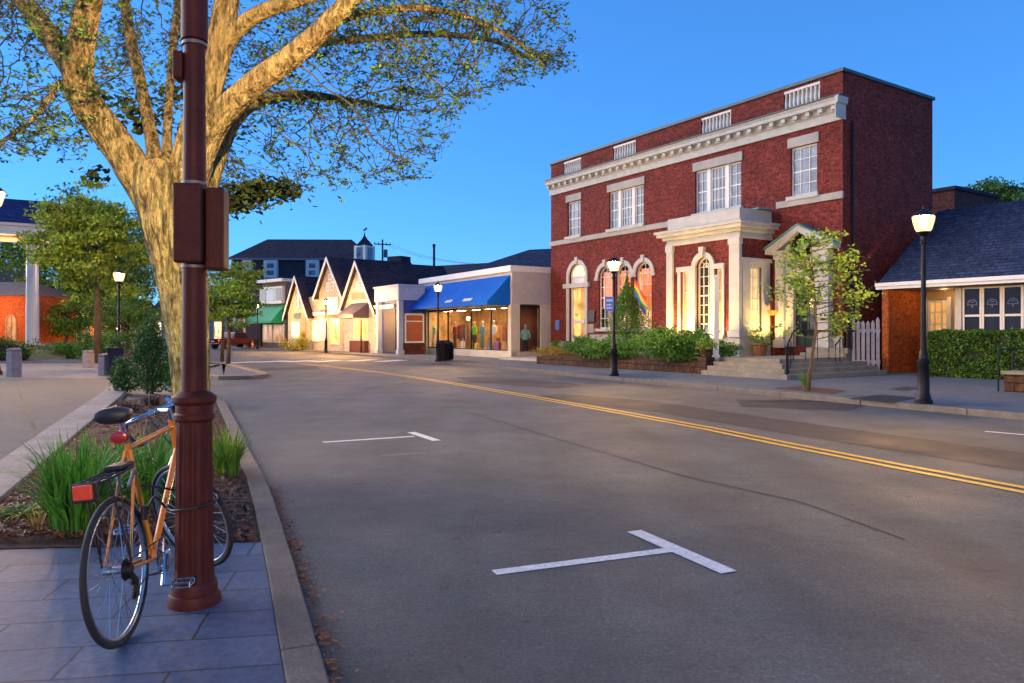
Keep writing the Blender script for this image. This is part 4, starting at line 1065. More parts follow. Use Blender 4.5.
m = MB(); m.box(-.0, SW, .02, .30, 0, wz0); m.build('stall_riser', CREAM, shop, bev=.01)
for a, b in ((421, 427), (508.5, 512.01)):
    m = MB(); xa = SH.x(a); xb = min(SH.x(b), SW-.01) if b < 512 else SW; m.box(xa, xb, -.06, .36, 0, zM-.003); m.build('pillar', CREAM, shop, bev=.015)
ys0, ys1, ys2 = SH.y(520, SW), SH.y(540.5, SW), SH.y(548, SW)
m = MB(); m.box(SW-.3, SW, .365, ys0, 0, zM-.003); m.build('pillar', CREAM, shop, bev=.01)
m = MB(); m.box(SW-.3, SW, ys1, ys2+3, 0, zM-.003); m.build('pillar', CREAM, shop, bev=.01)
m = MB(); m.box(SW-.25, SW-.02, ys0+.002, ys1-.002, 0, .35); m.build('stall_riser', CREAM, shop)
INT = M('shop_interior', (.42, .26, .13), .8, .6, 1.6)
m = MB(); m.quad((0, 4.2, 0), (SW-.3, 4.2, 0), (SW-.3, 4.2, zM), (0, 4.2, zM)); m.quad((0, .3, .12), (SW-.3, .3, .12), (SW-.3, 4.2, .12), (0, 4.2, .12)); m.quad((.05, 4.2, 0), (.05, .2, 0), (.05, .2, zM), (.05, 4.2, zM))
m.build('interior', INT, shop)
CEIL = emit('ceiling_lamp', (1.0, .66, .30), 24)
m = MB()
for k in range(5): m.box(.8+k*2.0, 1.7+k*2.0, 1.3, 1.6, zM-.12, zM-.06)
m.build('ceiling_light', CEIL, shop)
xs = [SH.x(p) for p in (427, 447, 470, 489.5, 508.5)]
for a, b in zip(xs, xs[1:]):
    m = MB(); m.box(a, a+.05, .05, .13, wz0, zM-.05); m.box(b-.05, b, .05, .13, wz0, zM-.05); m.box(a+.05, b-.05, .05, .13, wz0, wz0+.06); m.box(a+.05, b-.05, .05, .13, zM-.2, zM-.05)
    f = m.build('window', BLACKMETAL, shop); p = MB(); p.quad((a+.02, .09, wz0), (b-.02, .09, wz0), (b-.02, .09, zM-.1), (a+.02, .09, zM-.1)); p.build('pane', CLEAR, f)
m = MB(); m.box(SW-.14, SW-.06, ys0+.01, ys0+.06, .35, zM-.05); m.box(SW-.14, SW-.06, ys1-.06, ys1-.01, .35, zM-.05); m.box(SW-.14, SW-.06, ys0+.06, ys1-.06, zM-.15, zM-.05)
f = m.build('window', BLACKMETAL, shop); p = MB(); p.quad((SW-.1, ys0+.02, .35), (SW-.1, ys1-.02, .35), (SW-.1, ys1-.02, zM-.1), (SW-.1, ys0+.02, zM-.1)); p.build('pane', CLEAR, f)
m = MB(); m.quad((SW-1.6, .6, 0), (SW-1.6, 4.1, 0), (SW-1.6, 4.1, zM), (SW-1.6, .6, zM)); m.build('partition', M('shop_partition', (.20, .07, .05), .8, .3, 2), shop)
# awning
AWB = M('blue_canvas', (.004, .10, .46), .8, .12, 1.2, bmp=.08, bscale=20, spec=.1)
ay = -1.48; zaT = SH.z(509, 275); zaB = SH.z(488.7, 304, ay); ax0 = SH.x(421.5); ax1 = SH.x(510.5)
aw_ = empty('awning', (0, 0, 0)); bpy.data.objects.remove(aw_)
def awning(par, x0, x1, y0, y1, zt_, zb_, val, mat, inset=0.0):
    m = MB(); t = .03
    xa, xb = x0+inset, x1-inset
    m.prism([(y1, zt_), (y0, zb_), (y0, zb_-val), (y0+.02, zb_-val), (y0+.02, zb_-.02), (y1, zt_-.04)], x0, x1, 'x')
    for x, s in ((x0+.004, 1), (x1-.004, -1)):
        m.prism([(y1, zt_-.01), (y0+.005, zb_-.005), (y0+.005, zb_-val), (y1, zb_-val)], x, x+s*.02, 'x')
    return m.build('awning', mat, par)
awo = awning(shop, ax0, ax1, ay, 0, zaT, zaB+.16, .2, AWB)
m = MB(); LET = M('white_lettering', (.75, .75, .78), .6)
rr_ = random.Random(3)
for px, py, wd, n in ((448, 302, .9, 6), (466.5, 301.5, 1.1, 8)):
    xc = SH.x(px, ay*.93); zc = zaB+.34
    for k in range(n):
        a = xc-wd/2+wd*k/n; hgt = rr_.uniform(.10, .2)
        m.prism([(ay*.93-.012, zc-hgt*.5), (ay*.93+.0, zc-hgt*.5), (ay*.83, zc+hgt*.5), (ay*.83-.012, zc+hgt*.5)], a, a+wd/n*.62, 'x')
# lettering lies on the slope of the canvas
sl = (zaT-zaB-.16)/(-ay)
m.v = [(x, y, zaB+.16+(y-ay)*sl+.02+(.004 if k % 2 else 0)) for k, (x, y, z) in enumerate(m.v)]
m.build('lettering', LET, awo)
# goods in the window
def mannequin(label, x, y, z, top, bot, arms=True, yaw=0, h=1.0, frame=SH):
    X_, Y_ = frame.world(x, y)
    o = empty('mannequin', (X_, Y_, frame.z0+z), frame.ang+yaw, label, 'mannequin', 'mannequins in the shop windows')
    cl = M('garment', top, .8, .15, 9); c2 = M('trousers', bot, .8, .15, 9); sk = MANN
    m = MB(); m.lathe([(.13, .82), (.165, .92), (.14, 1.1), (.19, 1.3), (.20, 1.42), (.10, 1.5), (.06, 1.53)], n=14, sy=.62)
    if arms:
        for s in (-1, 1): m.tube([(s*.18, 0, 1.43), (s*.26, .02, 1.2), (s*.24, -.06, 1.0)], [.062, .055, .045], 8)
    m.build('top', cl, o, smooth='auto')
    m = MB()
    for s in (-1, 1): m.tube([(s*.085, 0, .9), (s*.1, 0, .5), (s*.1, .02, .06)], [.10, .075, .055], 8)
    m.lathe([(.15, .80), (.17, .86), (.14, .95)], n=12, sy=.65); m.build('legs', c2, o, smooth='auto')
    m = MB(); m.cyl((0, 0, 1.5), (0, 0, 1.6), .05, n=8); m.ball((0, -.01, 1.69), (.075, .09, .11), 12, 8); m.build('head', sk, o, smooth=True)
    m = MB(); m.lathe([(.2, 0), (.2, .03), (.02, .04), (.02, .1)], n=14); m.build('stand', BLACKMETAL, o)
    return o
MANN = M('mannequin_skin', (.45, .36, .28), .5)
mz = wz0-.02
mb_ = MB(); mb_.box(.3, SW-.35, .35, 1.7, wz0-.1, mz); mb_.build('display_floor', INT, shop)
for lab, px, top, bot in (('mannequin in a pale turquoise top at the left end of the shop window', 434, (.2, .5, .5), (.5, .5, .5)),
    ('mannequin in a dark red top behind the lamp post side of the window', 455, (.25, .03, .03), (.05, .04, .04)),
    ('mannequin in a bright green top at the middle of the shop window', 474.5, (.15, .5, .04), (.03, .03, .03)),
    ('mannequin in a blue grey dress right of the green one', 482.5, (.12, .3, .4), (.10, .25, .2)),
    ('mannequin in a white and blue shirt at the right end of the shop window', 494, (.6, .62, .65), (.5, .3, .15))):
    mannequin(lab, SH.x(px, 1.0), 1.0, mz, top, bot)
mannequin('mannequin in a mint jumper and dark trousers in the narrow side window', SW-.7, (ys0+ys1)/2+.1, .14, (.2, .55, .42), (.02, .02, .025), yaw=R(70))
mannequin('mannequin in a long red dress in the narrow side window', SW-.9, ys0+.25, .14, (.3, .02, .03), (.3, .02, .03), yaw=R(70))
def bag(label, px, y, z, w_, h_, col, cat='handbag'):
    X_, Y_ = SH.world(SH.x(px, y), y); o = empty('handbag', (X_, Y_, PZ+z), SH.ang, label, cat, 'goods on the shop window floor')
    mt = M('bag_leather', col, .5, .2, 8)
    m = MB(); m.prism([(-w_/2, 0), (w_/2, 0), (w_*.42, h_), (-w_*.42, h_)], -.09, .09, 'y'); m.build('body', mt, o, bev=.02)
    m = MB(); m.tube([(-w_*.25, 0, h_-.01), (-w_*.2, 0, h_+.16), (w_*.2, 0, h_+.16), (w_*.25, 0, h_-.01)], .014, 6); m.build('handle', mt, o)
for lab, px, w_, h_, c in (('white bag standing below the green mannequin', 463, .34, .5, (.6, .6, .6)), ('yellow bag on the window floor', 477, .38, .42, (.5, .42, .05)), ('purple patterned bag at the right end of the window', 497.5, .6, .5, (.18, .05, .2)),
    ('pale grey bag at the left end of the window', 433.5, .4, .45, (.4, .38, .38)), ('dark brown bag beside the lamp post in view', 452, .4, .35, (.12, .06, .04)), ('blue bag below the white and blue shirt', 489.5, .34, .4, (.1, .16, .4))):
    bag(lab, px, .65, mz, w_, h_, c)
for lab, px, w_, c in (('hanging row of dark clothes at the back of the shop', 460, 1.8, (.08, .03, .03)), ('hanging row of tan coats at the back right of the shop', 500, 1.3, (.3, .14, .06)), ('hanging row of grey shirts at the back left of the shop', 440, 1.3, (.18, .17, .2))):
    xx = SH.x(px, 3.0); X_, Y_ = SH.world(xx, 3.0); o = empty('clothes_rail', (X_, Y_, PZ+.12), SH.ang, lab, 'clothes rail', 'rails at the back of the shop')
    m = MB(); m.cyl((-w_/2, 0, 1.9), (w_/2, 0, 1.9), .02, n=6); m.cyl((-w_/2, 0, 0), (-w_/2, 0, 1.9), .02, n=6); m.cyl((w_/2, 0, 0), (w_/2, 0, 1.9), .02, n=6); m.build('frame', CHROME, o)
    for k in range(9):
        q = rr_.uniform(.5, 1.6); cc = sc(c, q); m = MB(); x_ = -w_/2+.1+(w_-.2)*k/8; hh = rr_.uniform(.7, 1.1)
        m.prism([(x_-.03, 1.85), (x_-.09, 1.7), (x_-.08, 1.85-hh), (x_+.08, 1.85-hh), (x_+.09, 1.7), (x_+.03, 1.85)], -.22, .22, 'y'); m.build('garment', M('rail_garment', cc, .85), o)
# litter bins by the lamp
for px, dd_, lab in ((442.3, 37.6, 'black slatted litter bin standing close to the lamp post before the blue awning'), (447.3, 38.2, 'black slatted litter bin right beside the other, farther from the lamp post')):
    q = AT(px, dd_); o = empty('litter_bin', (*q, PZ), R(-30), lab, 'litter bin', 'litter bins below the blue awning')
    m = MB(); m.lathe([(.26, .03), (.29, .06), (.30, .85), (.27, .87)], n=20); m.build('body', BLACKMETAL, o, smooth='auto')
    m = MB(); m.lathe([(.32, .86), (.32, .91), (.2, .97), (.12, 1.05), (.10, 1.05)], n=20); m.build('lid', BLACKMETAL, o, smooth='auto')
    m = MB()
    for k in range(20):
        a = k/20*6.283; m.box(.31*math.cos(a)-.012, .31*math.cos(a)+.012, .31*math.sin(a)-.012, .31*math.sin(a)+.012, .08, .84)
    m.build('slats', BLACKMETAL, o)
# hipped roof seen behind the awning shop
def roofed(name, label, O, r, Wd, Dp, ze_, zr, mat, wallmat, hip=0.0, z0=0.0, over=.4, cat='building'):
    f = Frame(O, r, z0); o = empty(name, (*O, z0), f.ang, label, cat)
    m = MB(); m.box(0, Wd, 0, Dp, 0, ze_-.02); m.build('wall', wallmat, o)
    m = MB(); a, b, c, d_ = (-over, -over, ze_), (Wd+over, -over, ze_), (Wd+over, Dp+over, ze_), (-over, Dp+over, ze_)
    e, g = (hip, Dp/2, zr), (Wd-hip, Dp/2, zr)
    if hip == 0: e, g = (-over, Dp/2, zr), (Wd+over, Dp/2, zr)
    m.quad(a, b, g, e); m.quad(c, d_, e, g); m.quad(d_, a, e); m.quad(b, c, g); m.quad(d_, c, b, a); m.build('roof', mat, o)
    return o, f
DWALL = bricks('dark_brown_wall', (.07, .03, .04), (.05, .022, .03), (.06, .04, .04))
q = AT(455, 62.0)
roofed('hip_roof_building', 'dark building with a bluish hipped roof behind the blue awning shop', q, (.93, -.36), 15.5, 9, ZZ(272, 58)-0, ZZ(243.5, 60), SLATE, DWALL, 5.0)

# ---------------------------------------------------------------- blue and white shop
C2 = AT(399.5, 49.0); BR = Vector((.55, -.835)).normalized(); Bo, BW = leftend(C2, BR, 377)
BS = Frame(Bo, BR, PZ)
bs = empty('blue_shop', (*Bo, PZ), BS.ang, 'small blue shop with white trim and corner posts beside the blue awning shop', 'building')
PALEB = M('pale_blue_trim', (.32, .37, .48), .6, .1, 2)
BLUEW = M('blue_siding', (.02, .05, .28), .6, .15, 2); zB = BS.zx(399.5, 286, BW); zF = BS.zx(399.5, 300, BW)
m = MB(); BD = BS.y(424.3, BW); m.box(.1, BW-.1, .3, BD, 0, zB-.02); m.build('wall', BLUEW, bs)
m = MB(); m.box(-.2, BW+.1, -.12, BD, zF+.0, zB); m.build('fascia', PALEB, bs, bev=.02)
m = MB(); m.box(-.25, BW+.2, -.2, BD, zB+.002, zB+.12); m.build('cornice', PALEB, bs, bev=.02)
for x in (-.1, BW-.35):
    m = MB(); m.box(x, x+.34, -.05, .3, 0, zF-.003); m.box(x-.04, x+.38, -.1, .34, 0, .3); m.build('post', PALEB, bs, bev=.015)
yw0, yw1 = BS.y(404.5, BW), BS.y(424, BW); zw0, zw1 = BS.zx(414, 342, BW), BS.zx(414, 314, BW)
m = MB(); m.box(BW-.12, BW-.02, .36, yw0+.01, 0, zF-.004); m.box(BW-.12, BW-.02, yw0+.01, BD, zw1+.05, zF-.004); m.build('wall', BLUEW, bs)
m = MB(); m.box(BW-.12, BW+.0, yw0-.1, BD, 0, zw0-.05); m.build('brick_base', BRICKBACK, bs)
m = MB(); m.box(BW-.09, BW+.02, yw0+.012, yw0+.12, zw0, zw1); m.box(BW-.09, BW+.02, yw1-.1, yw1, zw0, zw1); m.box(BW-.09, BW+.02, yw0+.12, yw1-.1, zw1-.08, zw1+.04); m.box(BW-.09, BW+.04, yw0, yw1, zw0-.06, zw0+.05); m.box(BW-.07, BW+.01, yw0+.12, yw1-.1, zw0+(zw1-zw0)*.72, zw0+(zw1-zw0)*.76)
f = m.build('window', WHITE, bs); p = MB(); p.quad((BW-.05, yw0, zw0), (BW-.05, yw1, zw0), (BW-.05, yw1, zw1), (BW-.05, yw0, zw1)); p.build('pane', emit('dim_red_room', (.40, .08, .03), .12, .9, 2.2), f)
m = MB(); m.box(.6, BW*.7, .22, .29, .1, zF*.85); m.build('door', M('dark_glazed_door', (.03, .025, .04), .6, spec=.2), bs)
m = MB(); m.cyl((-1.2, -.7, 0), (-1.2, -.7, 2.4), .06, n=8); o = m.build('sign_post', BLACKMETAL); o.location = (*Bo, PZ); o.rotation_euler = (0, 0, BS.ang); tag(o, 'slim dark post at the pavement edge before the blue shop', 'post')

# ---------------------------------------------------------------- gabled houses
GO = (-20.4, 67.5); GR = Vector((.588, -.809)); GF = Frame(GO, GR, PZ)
SHINGLE_W = bricks('white_shingle', (.55, .47, .36), (.48, .41, .33), (.34, .29, .24), .3, .14, .01, stain=.15)
GREYSH = bricks('grey_shingle', (.46, .44, .42), (.40, .38, .38), (.28, .27, .27), .3, .14, .01, stain=.15)
def gable(label, pxl, pxr, apx, apy, fy, wm, y0=0.0, dp=7.0):
    x0, x1 = GF.x(pxl, y0), GF.x(pxr, y0); xa = (x0+x1)/2; zA = GF.z(apx, apy, y0); zE = GF.z((pxl+pxr)/2, fy, y0)
    X_, Y_ = GF.world(xa, y0); o = empty('gabled_house', (X_, Y_, PZ), GF.ang, label, 'house', 'gabled houses along the street')
    h = (x1-x0)/2
    m = MB(); m.prism([(-h, 0), (h, 0), (h, zE), (0, zA-.1), (-h, zE)], 0, dp, 'y'); m.build('wall', wm, o)
    m = MB(); sl = (zA-zE)/h
    for s in (-1, 1):
        e = h+.45; m.prism([(0, zA+.06), (s*e, zA+.06-sl*e), (s*e, zA-.08-sl*e), (0, zA-.08)], -.32, dp+.3, 'y')
    m.build('roof', DARKROOF, o)
    m = MB()
    for s in (-1, 1):
        e = h+.47; m.prism([(0, zA+.085), (s*e, zA+.085-sl*e), (s*e, zA-.19-sl*e), (0, zA-.19)], -.39, -.322, 'y')
    m.build('bargeboard', WHITE, o)
    return o, h, zE, zA
SHOPLIT = interior('lit_shop_window', (1.0, .66, .26), 1.5)
SHOPWARM = interior('warm_shop_window', (1.0, .52, .10), 1.0)
def gwin(o, x0, x1, z0, z1, c, r, pane, y=-.06): return window(o, x0, x1, z0, z1, y, c, r, pane, fw=.08, mw=.05, rail=False)
def gz(px, py): return GF.z(px, py)
o, h, zE, zA = gable('smallest white gabled house, lit from within behind the yellowish bushes', 288, 309, 296.5, 277, 312, SHINGLE_W)
gwin(o, -h*.62, h*.2, .9, gz(298, 322), 2, 1, SHOPLIT); gwin(o, -.35, .35, zE+.4, zE+1.6, 1, 2, PANE)
m = MB(); m.box(-.9, .9, -.09, -.01, zE-.55, zE-.1); m.build('signboard', M('green_signboard', (.07, .12, .06), .6), o)
m = MB(); m.box(h*.35, h*.75, -.09, -.01, 0, zE-.2); m.build('pillar', M('tan_pillar', (.5, .3, .14), .7), o)
o, h, zE, zA = gable('tallest white gabled house, directly behind the street lamp', 319, 342.5, 330, 258, 291, SHINGLE_W)
gwin(o, -h*.25, h*.62, gz(333, 311), gz(333, 297), 2, 2, SHOPLIT)
for a in (-.75, .15): gwin(o, a*1.0, a+.6, gz(330, 291), gz(330, 282), 2, 2, PANE)
gwin(o, -.3, .35, gz(330, 280), gz(330, 274), 2, 1, PANE)
gwin(o, -h*.95, -h*.3, .8, gz(324, 318), 2, 1, SHOPLIT); gwin(o, h*.0, h*.8, .5, gz(335, 318), 2, 1, SHOPWARM)
m = MB(); m.box(-h, h*1.25, -.5, -.02, gz(330, 315), gz(330, 312)); m.build('porch_eave', WHITE, o)
m = MB(); m.box(-h-3.2, -h-.01, .3, 5, 0, gz(315, 296)); m.build('side_wing', SHINGLE_W, o)
gwin(o, -h-2.2, -h-.4, .7, gz(315, 320), 3, 1, SHOPLIT, .2)
m = MB(); m.quad((-h-3.2, .2, gz(315, 296)), (-h, .2, gz(315, 296)), (-h, 3.0, gz(315, 285)), (-h-3.2, 3.0, gz(315, 285))); m.build('side_roof', DARKROOF, o)
o, h, zE, zA = gable('grey shingled gabled house with a black awning over its shop window', 344, 375.5, 358, 262, 307, GREYSH)
gwin(o, -.35, .55, gz(358, 289), gz(358, 281), 2, 2, PANE); gwin(o, -.1, .4, gz(358, 279), gz(358, 274), 1, 1, PANE)
m = MB(); m.box(-h*.42, h*.5, -.1, -.01, gz(359, 299.5), gz(359, 293)); m.build('signboard', M('brown_signboard', (.16, .11, .06), .6), o)
awning(o, -h*.45, h*.62, -1.25, -.02, gz(359, 303), gz(357, 315), .25, M('black_canvas', (.045, .03, .05), .7))
gwin(o, -h*.3, h*.55, .95, gz(362, 319), 3, 1, SHOPWARM)
m = MB(); m.box(-h*.35, h*.6, -.35, -.02, 0, .85); m.build('brick_base', BRICKBACK, o)
m = MB(); m.box(h+.02, h+3.0, .4, 5, 0, gz(380, 309)); m.build('side_wing', GREYSH, o)
m = MB(); m.box(h-.1, h+3.2, -.2, 5, gz(380, 309)+.002, gz(380, 309)+.25); m.build('porch_roof', WHITE, o)
m = MB(); m.box(h+1.2, h+1.9, .3, .39, .1, 2.6); m.build('door', M('navy_door', (.015, .015, .04), .4), o)
b = AT(295, 62.5)
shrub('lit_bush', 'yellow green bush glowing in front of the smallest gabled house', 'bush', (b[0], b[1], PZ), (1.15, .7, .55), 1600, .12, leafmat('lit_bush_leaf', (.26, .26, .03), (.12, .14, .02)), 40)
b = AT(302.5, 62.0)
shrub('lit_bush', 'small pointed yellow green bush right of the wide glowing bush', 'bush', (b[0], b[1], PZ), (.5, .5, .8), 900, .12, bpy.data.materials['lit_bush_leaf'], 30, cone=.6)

# ---------------------------------------------------------------- buildings farther along
q = AT(232, 86.0); zE = ZZ(258, 86); zR = ZZ(236, 88)
big, BF = roofed('mansard_building', 'big dark building with a hipped upper roof and white dormer windows behind the houses', q, (1, .03), 15.5, 10, zE, zR, DARKROOF, M('dark_shingle_wall', (.04, .032, .05), .85, .3, 1.5), 2.6, over=.35)
m = MB(); m.box(-.4, 15.9, -.48, -.36, zE-.25, zE-.02); m.build('fascia', M('grey_fascia', (.2, .18, .22), .7), big)
for px0, px1 in ((243, 250.5), (264.5, 276.5), (306.5, 318)):
    a, b = BF.x(px0, -.5), BF.x(px1, -.5); z0_, z1_ = BF.z(px0, 277.5, -.5), BF.z(px0, 261, -.5)
    m = MB(); m.box(a-.1, b+.1, -.5, .0, z0_-.1, z1_+.1); m.build('dormer_cheek', WHITE, big)
    window(big, a, b, z0_, z1_, -.58, 1, 2, PANE, fw=.28, mw=.15, depth=.075)
q = AT(232, 80.0); bb, BBF = roofed('brown_building', 'plain dark brown building to the left of the green awning shop', q, (.8, -.6), 5.2, 5, ZZ(287, 79), ZZ(284.5, 79), DARKROOF, DWALL, 1.0, over=.2)
m = MB(); m.box(.6, 1.8, -.05, .02, ZZ(320, 79), ZZ(300, 79)); f = m.build('window', WHITE, bb); m = MB(); m.box(.75, 1.65, -.08, -.051, ZZ(319, 79), ZZ(301.5, 79)); m.build('pane', DARKPANE, f)
q = AT(262.5, 73.5); gs = Frame(q, (.74, -.67), PZ); gw_ = gs.x(285.5)
gsh = empty('green_awning_shop', (*q, PZ), gs.ang, 'narrow two storey shop with a bright green awning and white bay window', 'building')
zt_ = gs.z(274, 282.5); m = MB(); m.box(0, gw_, 0, 7, 0, zt_); m.build('wall', M('grey_brown_wall', (.14, .10, .09), .8, .2, 2), gsh)
m = MB(); m.box(-.3, gw_+.2, -.5, 7, zt_+.002, zt_+.3); m.build('cornice', WHITE, gsh, bev=.02)
m = MB(); zz1, zz0 = gs.z(274, 287), gs.z(274, 304); m.box(.1, gw_-.1, -.35, -.01, zz0, zz1); f = m.build('bay_window', WHITE, gsh)
for a, b, pm in ((.2, gw_*.3, DARKPANE), (gw_*.36, gw_*.66, PANE), (gw_*.72, gw_-.2, DARKPANE)):
    p = MB(); p.box(a, b, -.37, -.351, zz0+.3, zz1-.15); p.build('pane', pm, f)
awning(gsh, -.7, gw_-.1, -1.5, -.0, gs.z(274, 305.5), gs.z(266, 321.5), .2, M('green_canvas', (.01, .30, .13), .7, .12, 1.2))
for a, b, pm in ((.15, gw_*.45, GLOWDIM), (gw_*.5, gw_-.15, GLOWDIM)):
    window(gsh, a, b, .5, gs.z(274, 324), -.06, 2, 1, pm, fw=.1, mw=.07, rail=False)
q = AT(206, 92.0); ds = empty('lit_shop', (*q, PZ), R(-12), 'cream shopfront glowing warmly far along the street behind the big tree', 'building')
m = MB(); m.box(-8, 3.0, 0, 6, 0, ZZ(316, 92)); m.build('wall', SHINGLE_W, ds)
m = MB(); m.prism([(-.4, ZZ(316, 92)), (3, ZZ(295, 92)), (6.4, ZZ(316, 92))], -8.3, 3.3, 'x'); m.build('roof', DARKROOF, ds)
for k in range(6): window(ds, -7.4+k*1.7, -6.2+k*1.7, .6, 2.9, -.06, 2, 1, SHOPLIT if k != 4 else SHOPWARM, fw=.1, mw=.07, rail=False)
# long dark roof with cupola
q = AT(352, 77.0); lr, LF = roofed('long_roof_building', 'long low building with a dark roof and a white cupola behind the gabled houses', q, (.86, -.51), 19.0, 10, ZZ(284, 72), ZZ(261.5, 73), DARKROOF, DWALL, 0, over=.5)
cx_, cy_ = LF.x(364.5, 5), 5; zr = ZZ(262, LF.t(364.5, 5)); dC = LF.t(364.5, 5); s_ = 7.3/F*dC
m = MB(); m.box(cx_-s_, cx_+s_, cy_-s_, cy_+s_, zr-1.2, ZZ(246, dC)); c_ = m.build('cupola', WHITE, lr)
m = MB()
m.lathe([(s_*1.55, 0), (s_*1.2, .25), (s_*.5, .75), (.05, 1.25)], (cx_, cy_, ZZ(246, dC)+.002), 4); m.build('cupola_roof', DARKROOF, c_)
m = MB(); m.box(cx_-s_*.5, cx_+s_*.5, cy_-s_-.05, cy_-s_-.002, zr-.2, ZZ(248, dC)); m.box(cx_+s_+.002, cx_+s_+.05, cy_-s_*.5, cy_+s_*.5, zr-.2, ZZ(248, dC)); m.build('louvre', PANE, c_)
m = MB(); zc_ = ZZ(246, dC)+1.2; m.cyl((cx_, cy_, zc_-.1), (cx_, cy_, zc_+.6), .035, n=6); m.ball((cx_, cy_, zc_+.1), .09); m.prism([(cx_-.25, zc_+.5), (cx_-.1, zc_+.56), (cx_+.1, zc_+.5), (cx_+.42, zc_+.72), (cx_+.3, zc_+.86), (cx_+.05, zc_+.72), (cx_-.12, zc_+.7)], cy_-.02, cy_+.02, 'y'); m.build('weathervane', BLACKMETAL, c_)
m = MB(); zq = ZZ(258.5, 70); m.box(LF.x(392, 5), LF.x(406, 5), 4.2, 5.8, zr-1, zr+.32); m.build('ridge_box', DARKROOF, lr)
q = AT(434, 66.0); o = empty('chimney_pipe', (*q, 0), 0, 'slim dark vent pipe standing up behind the roofs above the blue awning', 'pipe')
m = MB(); m.cyl((0, 0, 0), (0, 0, ZZ(246.5, 66)), .11, n=10); m.build('stack', BLACKMETAL, o)
m = MB(); m.lathe([(.13, 0), (.15, .05), (.15, .18), (.1, .22)], (0, 0, ZZ(246.5, 66)), 10); m.build('cap', BLACKMETAL, o)
q = AT(382.5, 96.0); o = empty('utility_pole', (*q, 0), R(20), 'wooden utility pole with crossarm and transformer rising behind the roofs', 'utility pole')
H_ = ZZ(239.5, 96); m = MB(); m.cyl((0, 0, 0), (0, 0, H_), .16, .11, 8); m.build('pole', BARK, o)
m = MB(); m.box(-1.1, 1.1, -.06, .06, H_-.7, H_-.56)
for s in (-1, -.5, .5, 1): m.cyl((s, 0, H_-.56), (s, 0, H_-.35), .05, n=6)
m.build('crossarm', BARK, o)
m = MB(); m.cyl((.4, 0, H_-2.3), (.4, 0, H_-1.3), .26, n=12); m.build('transformer', M('grey_steel', (.10, .11, .13), .5), o)
wr = MB()
p0 = A3(383.5, 244, 96); p1 = A3(470, 264, 80)
for k_ in (0, .8): wr.tube([p0.lerp(p1, t/8)+Vector((k_, 0, -1.2*math.sin(t/8*math.pi)*.4)) for t in range(9)], .025, 4)
tag(wr.build('power_cable', BLACKMETAL), 'pair of overhead wires running right from the utility pole', 'cable')
# street sign on a white post, cone and red pickup
q = AT(244.5, 73.0); o = empty('hanging_sign', (*q, PZ), 0, 'pale signboard on a white post beside the dark red pickup', 'sign')
m = MB(); m.cyl((0, 0, 0), (0, 0, ZZ(305, 73)-PZ), .10, n=8); m.build('post', WHITE, o)
m = MB(); m.box(-1.15, -.12, -.05, .05, ZZ(326, 73)-PZ, ZZ(309, 73)-PZ); m.build('panel', M('pale_blue_panel', (.35, .42, .6), .6), o, bev=.02)
m = MB(); m.box(-1.2, .05, -.03, .03, ZZ(308, 73)-PZ, ZZ(306.5, 73)-PZ); m.build('arm', WHITE, o)
q = AT(252.5, 71.0); o = empty('traffic_cone', (*q, PZ), 0, 'small orange traffic cone before the brown building', 'cone')
m = MB(); m.lathe([(.17, .03), (.15, .05), (.035, .72), (.03, .72)], n=14); m.build('body', M('cone_orange', (.6, .1, .02), .5), o, smooth='auto')
m = MB(); m.box(-.2, .2, -.2, .2, 0, .03); m.build('base', BLACKMETAL, o)
m = MB(); m.lathe([(.118, .3), (.088, .48)], n=14); m.build('stripe', WHITE, o)
def pickup(px, d):
    q = AT(px, d); o = empty('pickup_truck', (*q, 0.0), R(62), 'dark red pickup parked far along the street near the pale signboard', 'truck')
    RED = M('dark_red_paint', (.10, .008, .012), .25, .1, 3, spec=.7)
    m = MB(); m.prism([(-2.4, .45), (2.4, .45), (2.45, .95), (1.1, 1.0), (.75, 1.6), (-.55, 1.62), (-.8, 1.02), (-2.45, 1.0)], -.88, .88, 'y'); m.build('body', RED, o, bev=.05)
    m = MB(); m.prism([(1.02, 1.03), (.72, 1.52), (-.5, 1.54), (-.7, 1.05)], -.89, .89, 'y'); m.prism([(-.815, 1.08), (-.62, 1.5), (-.58, 1.5), (-.78, 1.08)], -.7, .7, 'y'); m.build('window', DARKPANE, o)
    for x in (-1.5, 1.5):
        for s in (-1, 1):
            m = MB(); m.cyl((x, s*.72, .36), (x, s*.93, .36), .36, n=18); w_ = m.build('wheel', RUBBER, o); m = MB(); m.cyl((x, s*.90, .36), (x, s*.945, .36), .2, n=14); m.build('rim', ALU, w_)
    for s in (-1, 1):
        m = MB(); m.box(-2.48, -2.43, s*.82-.08, s*.82+.05, .75, .95); m.build('tail_light', emit('tail_lamp', (1, .03, .02), .8), o)
    m = MB(); m.box(-2.56, -2.44, -.88, .88, .48, .62); m.build('bumper', CHROME, o, bev=.02)
    m = MB(); m.box(-2.475, -2.46, -.2, .2, .7, .82); m.build('plate', WHITE, o)
pickup(233.5, 72.0)
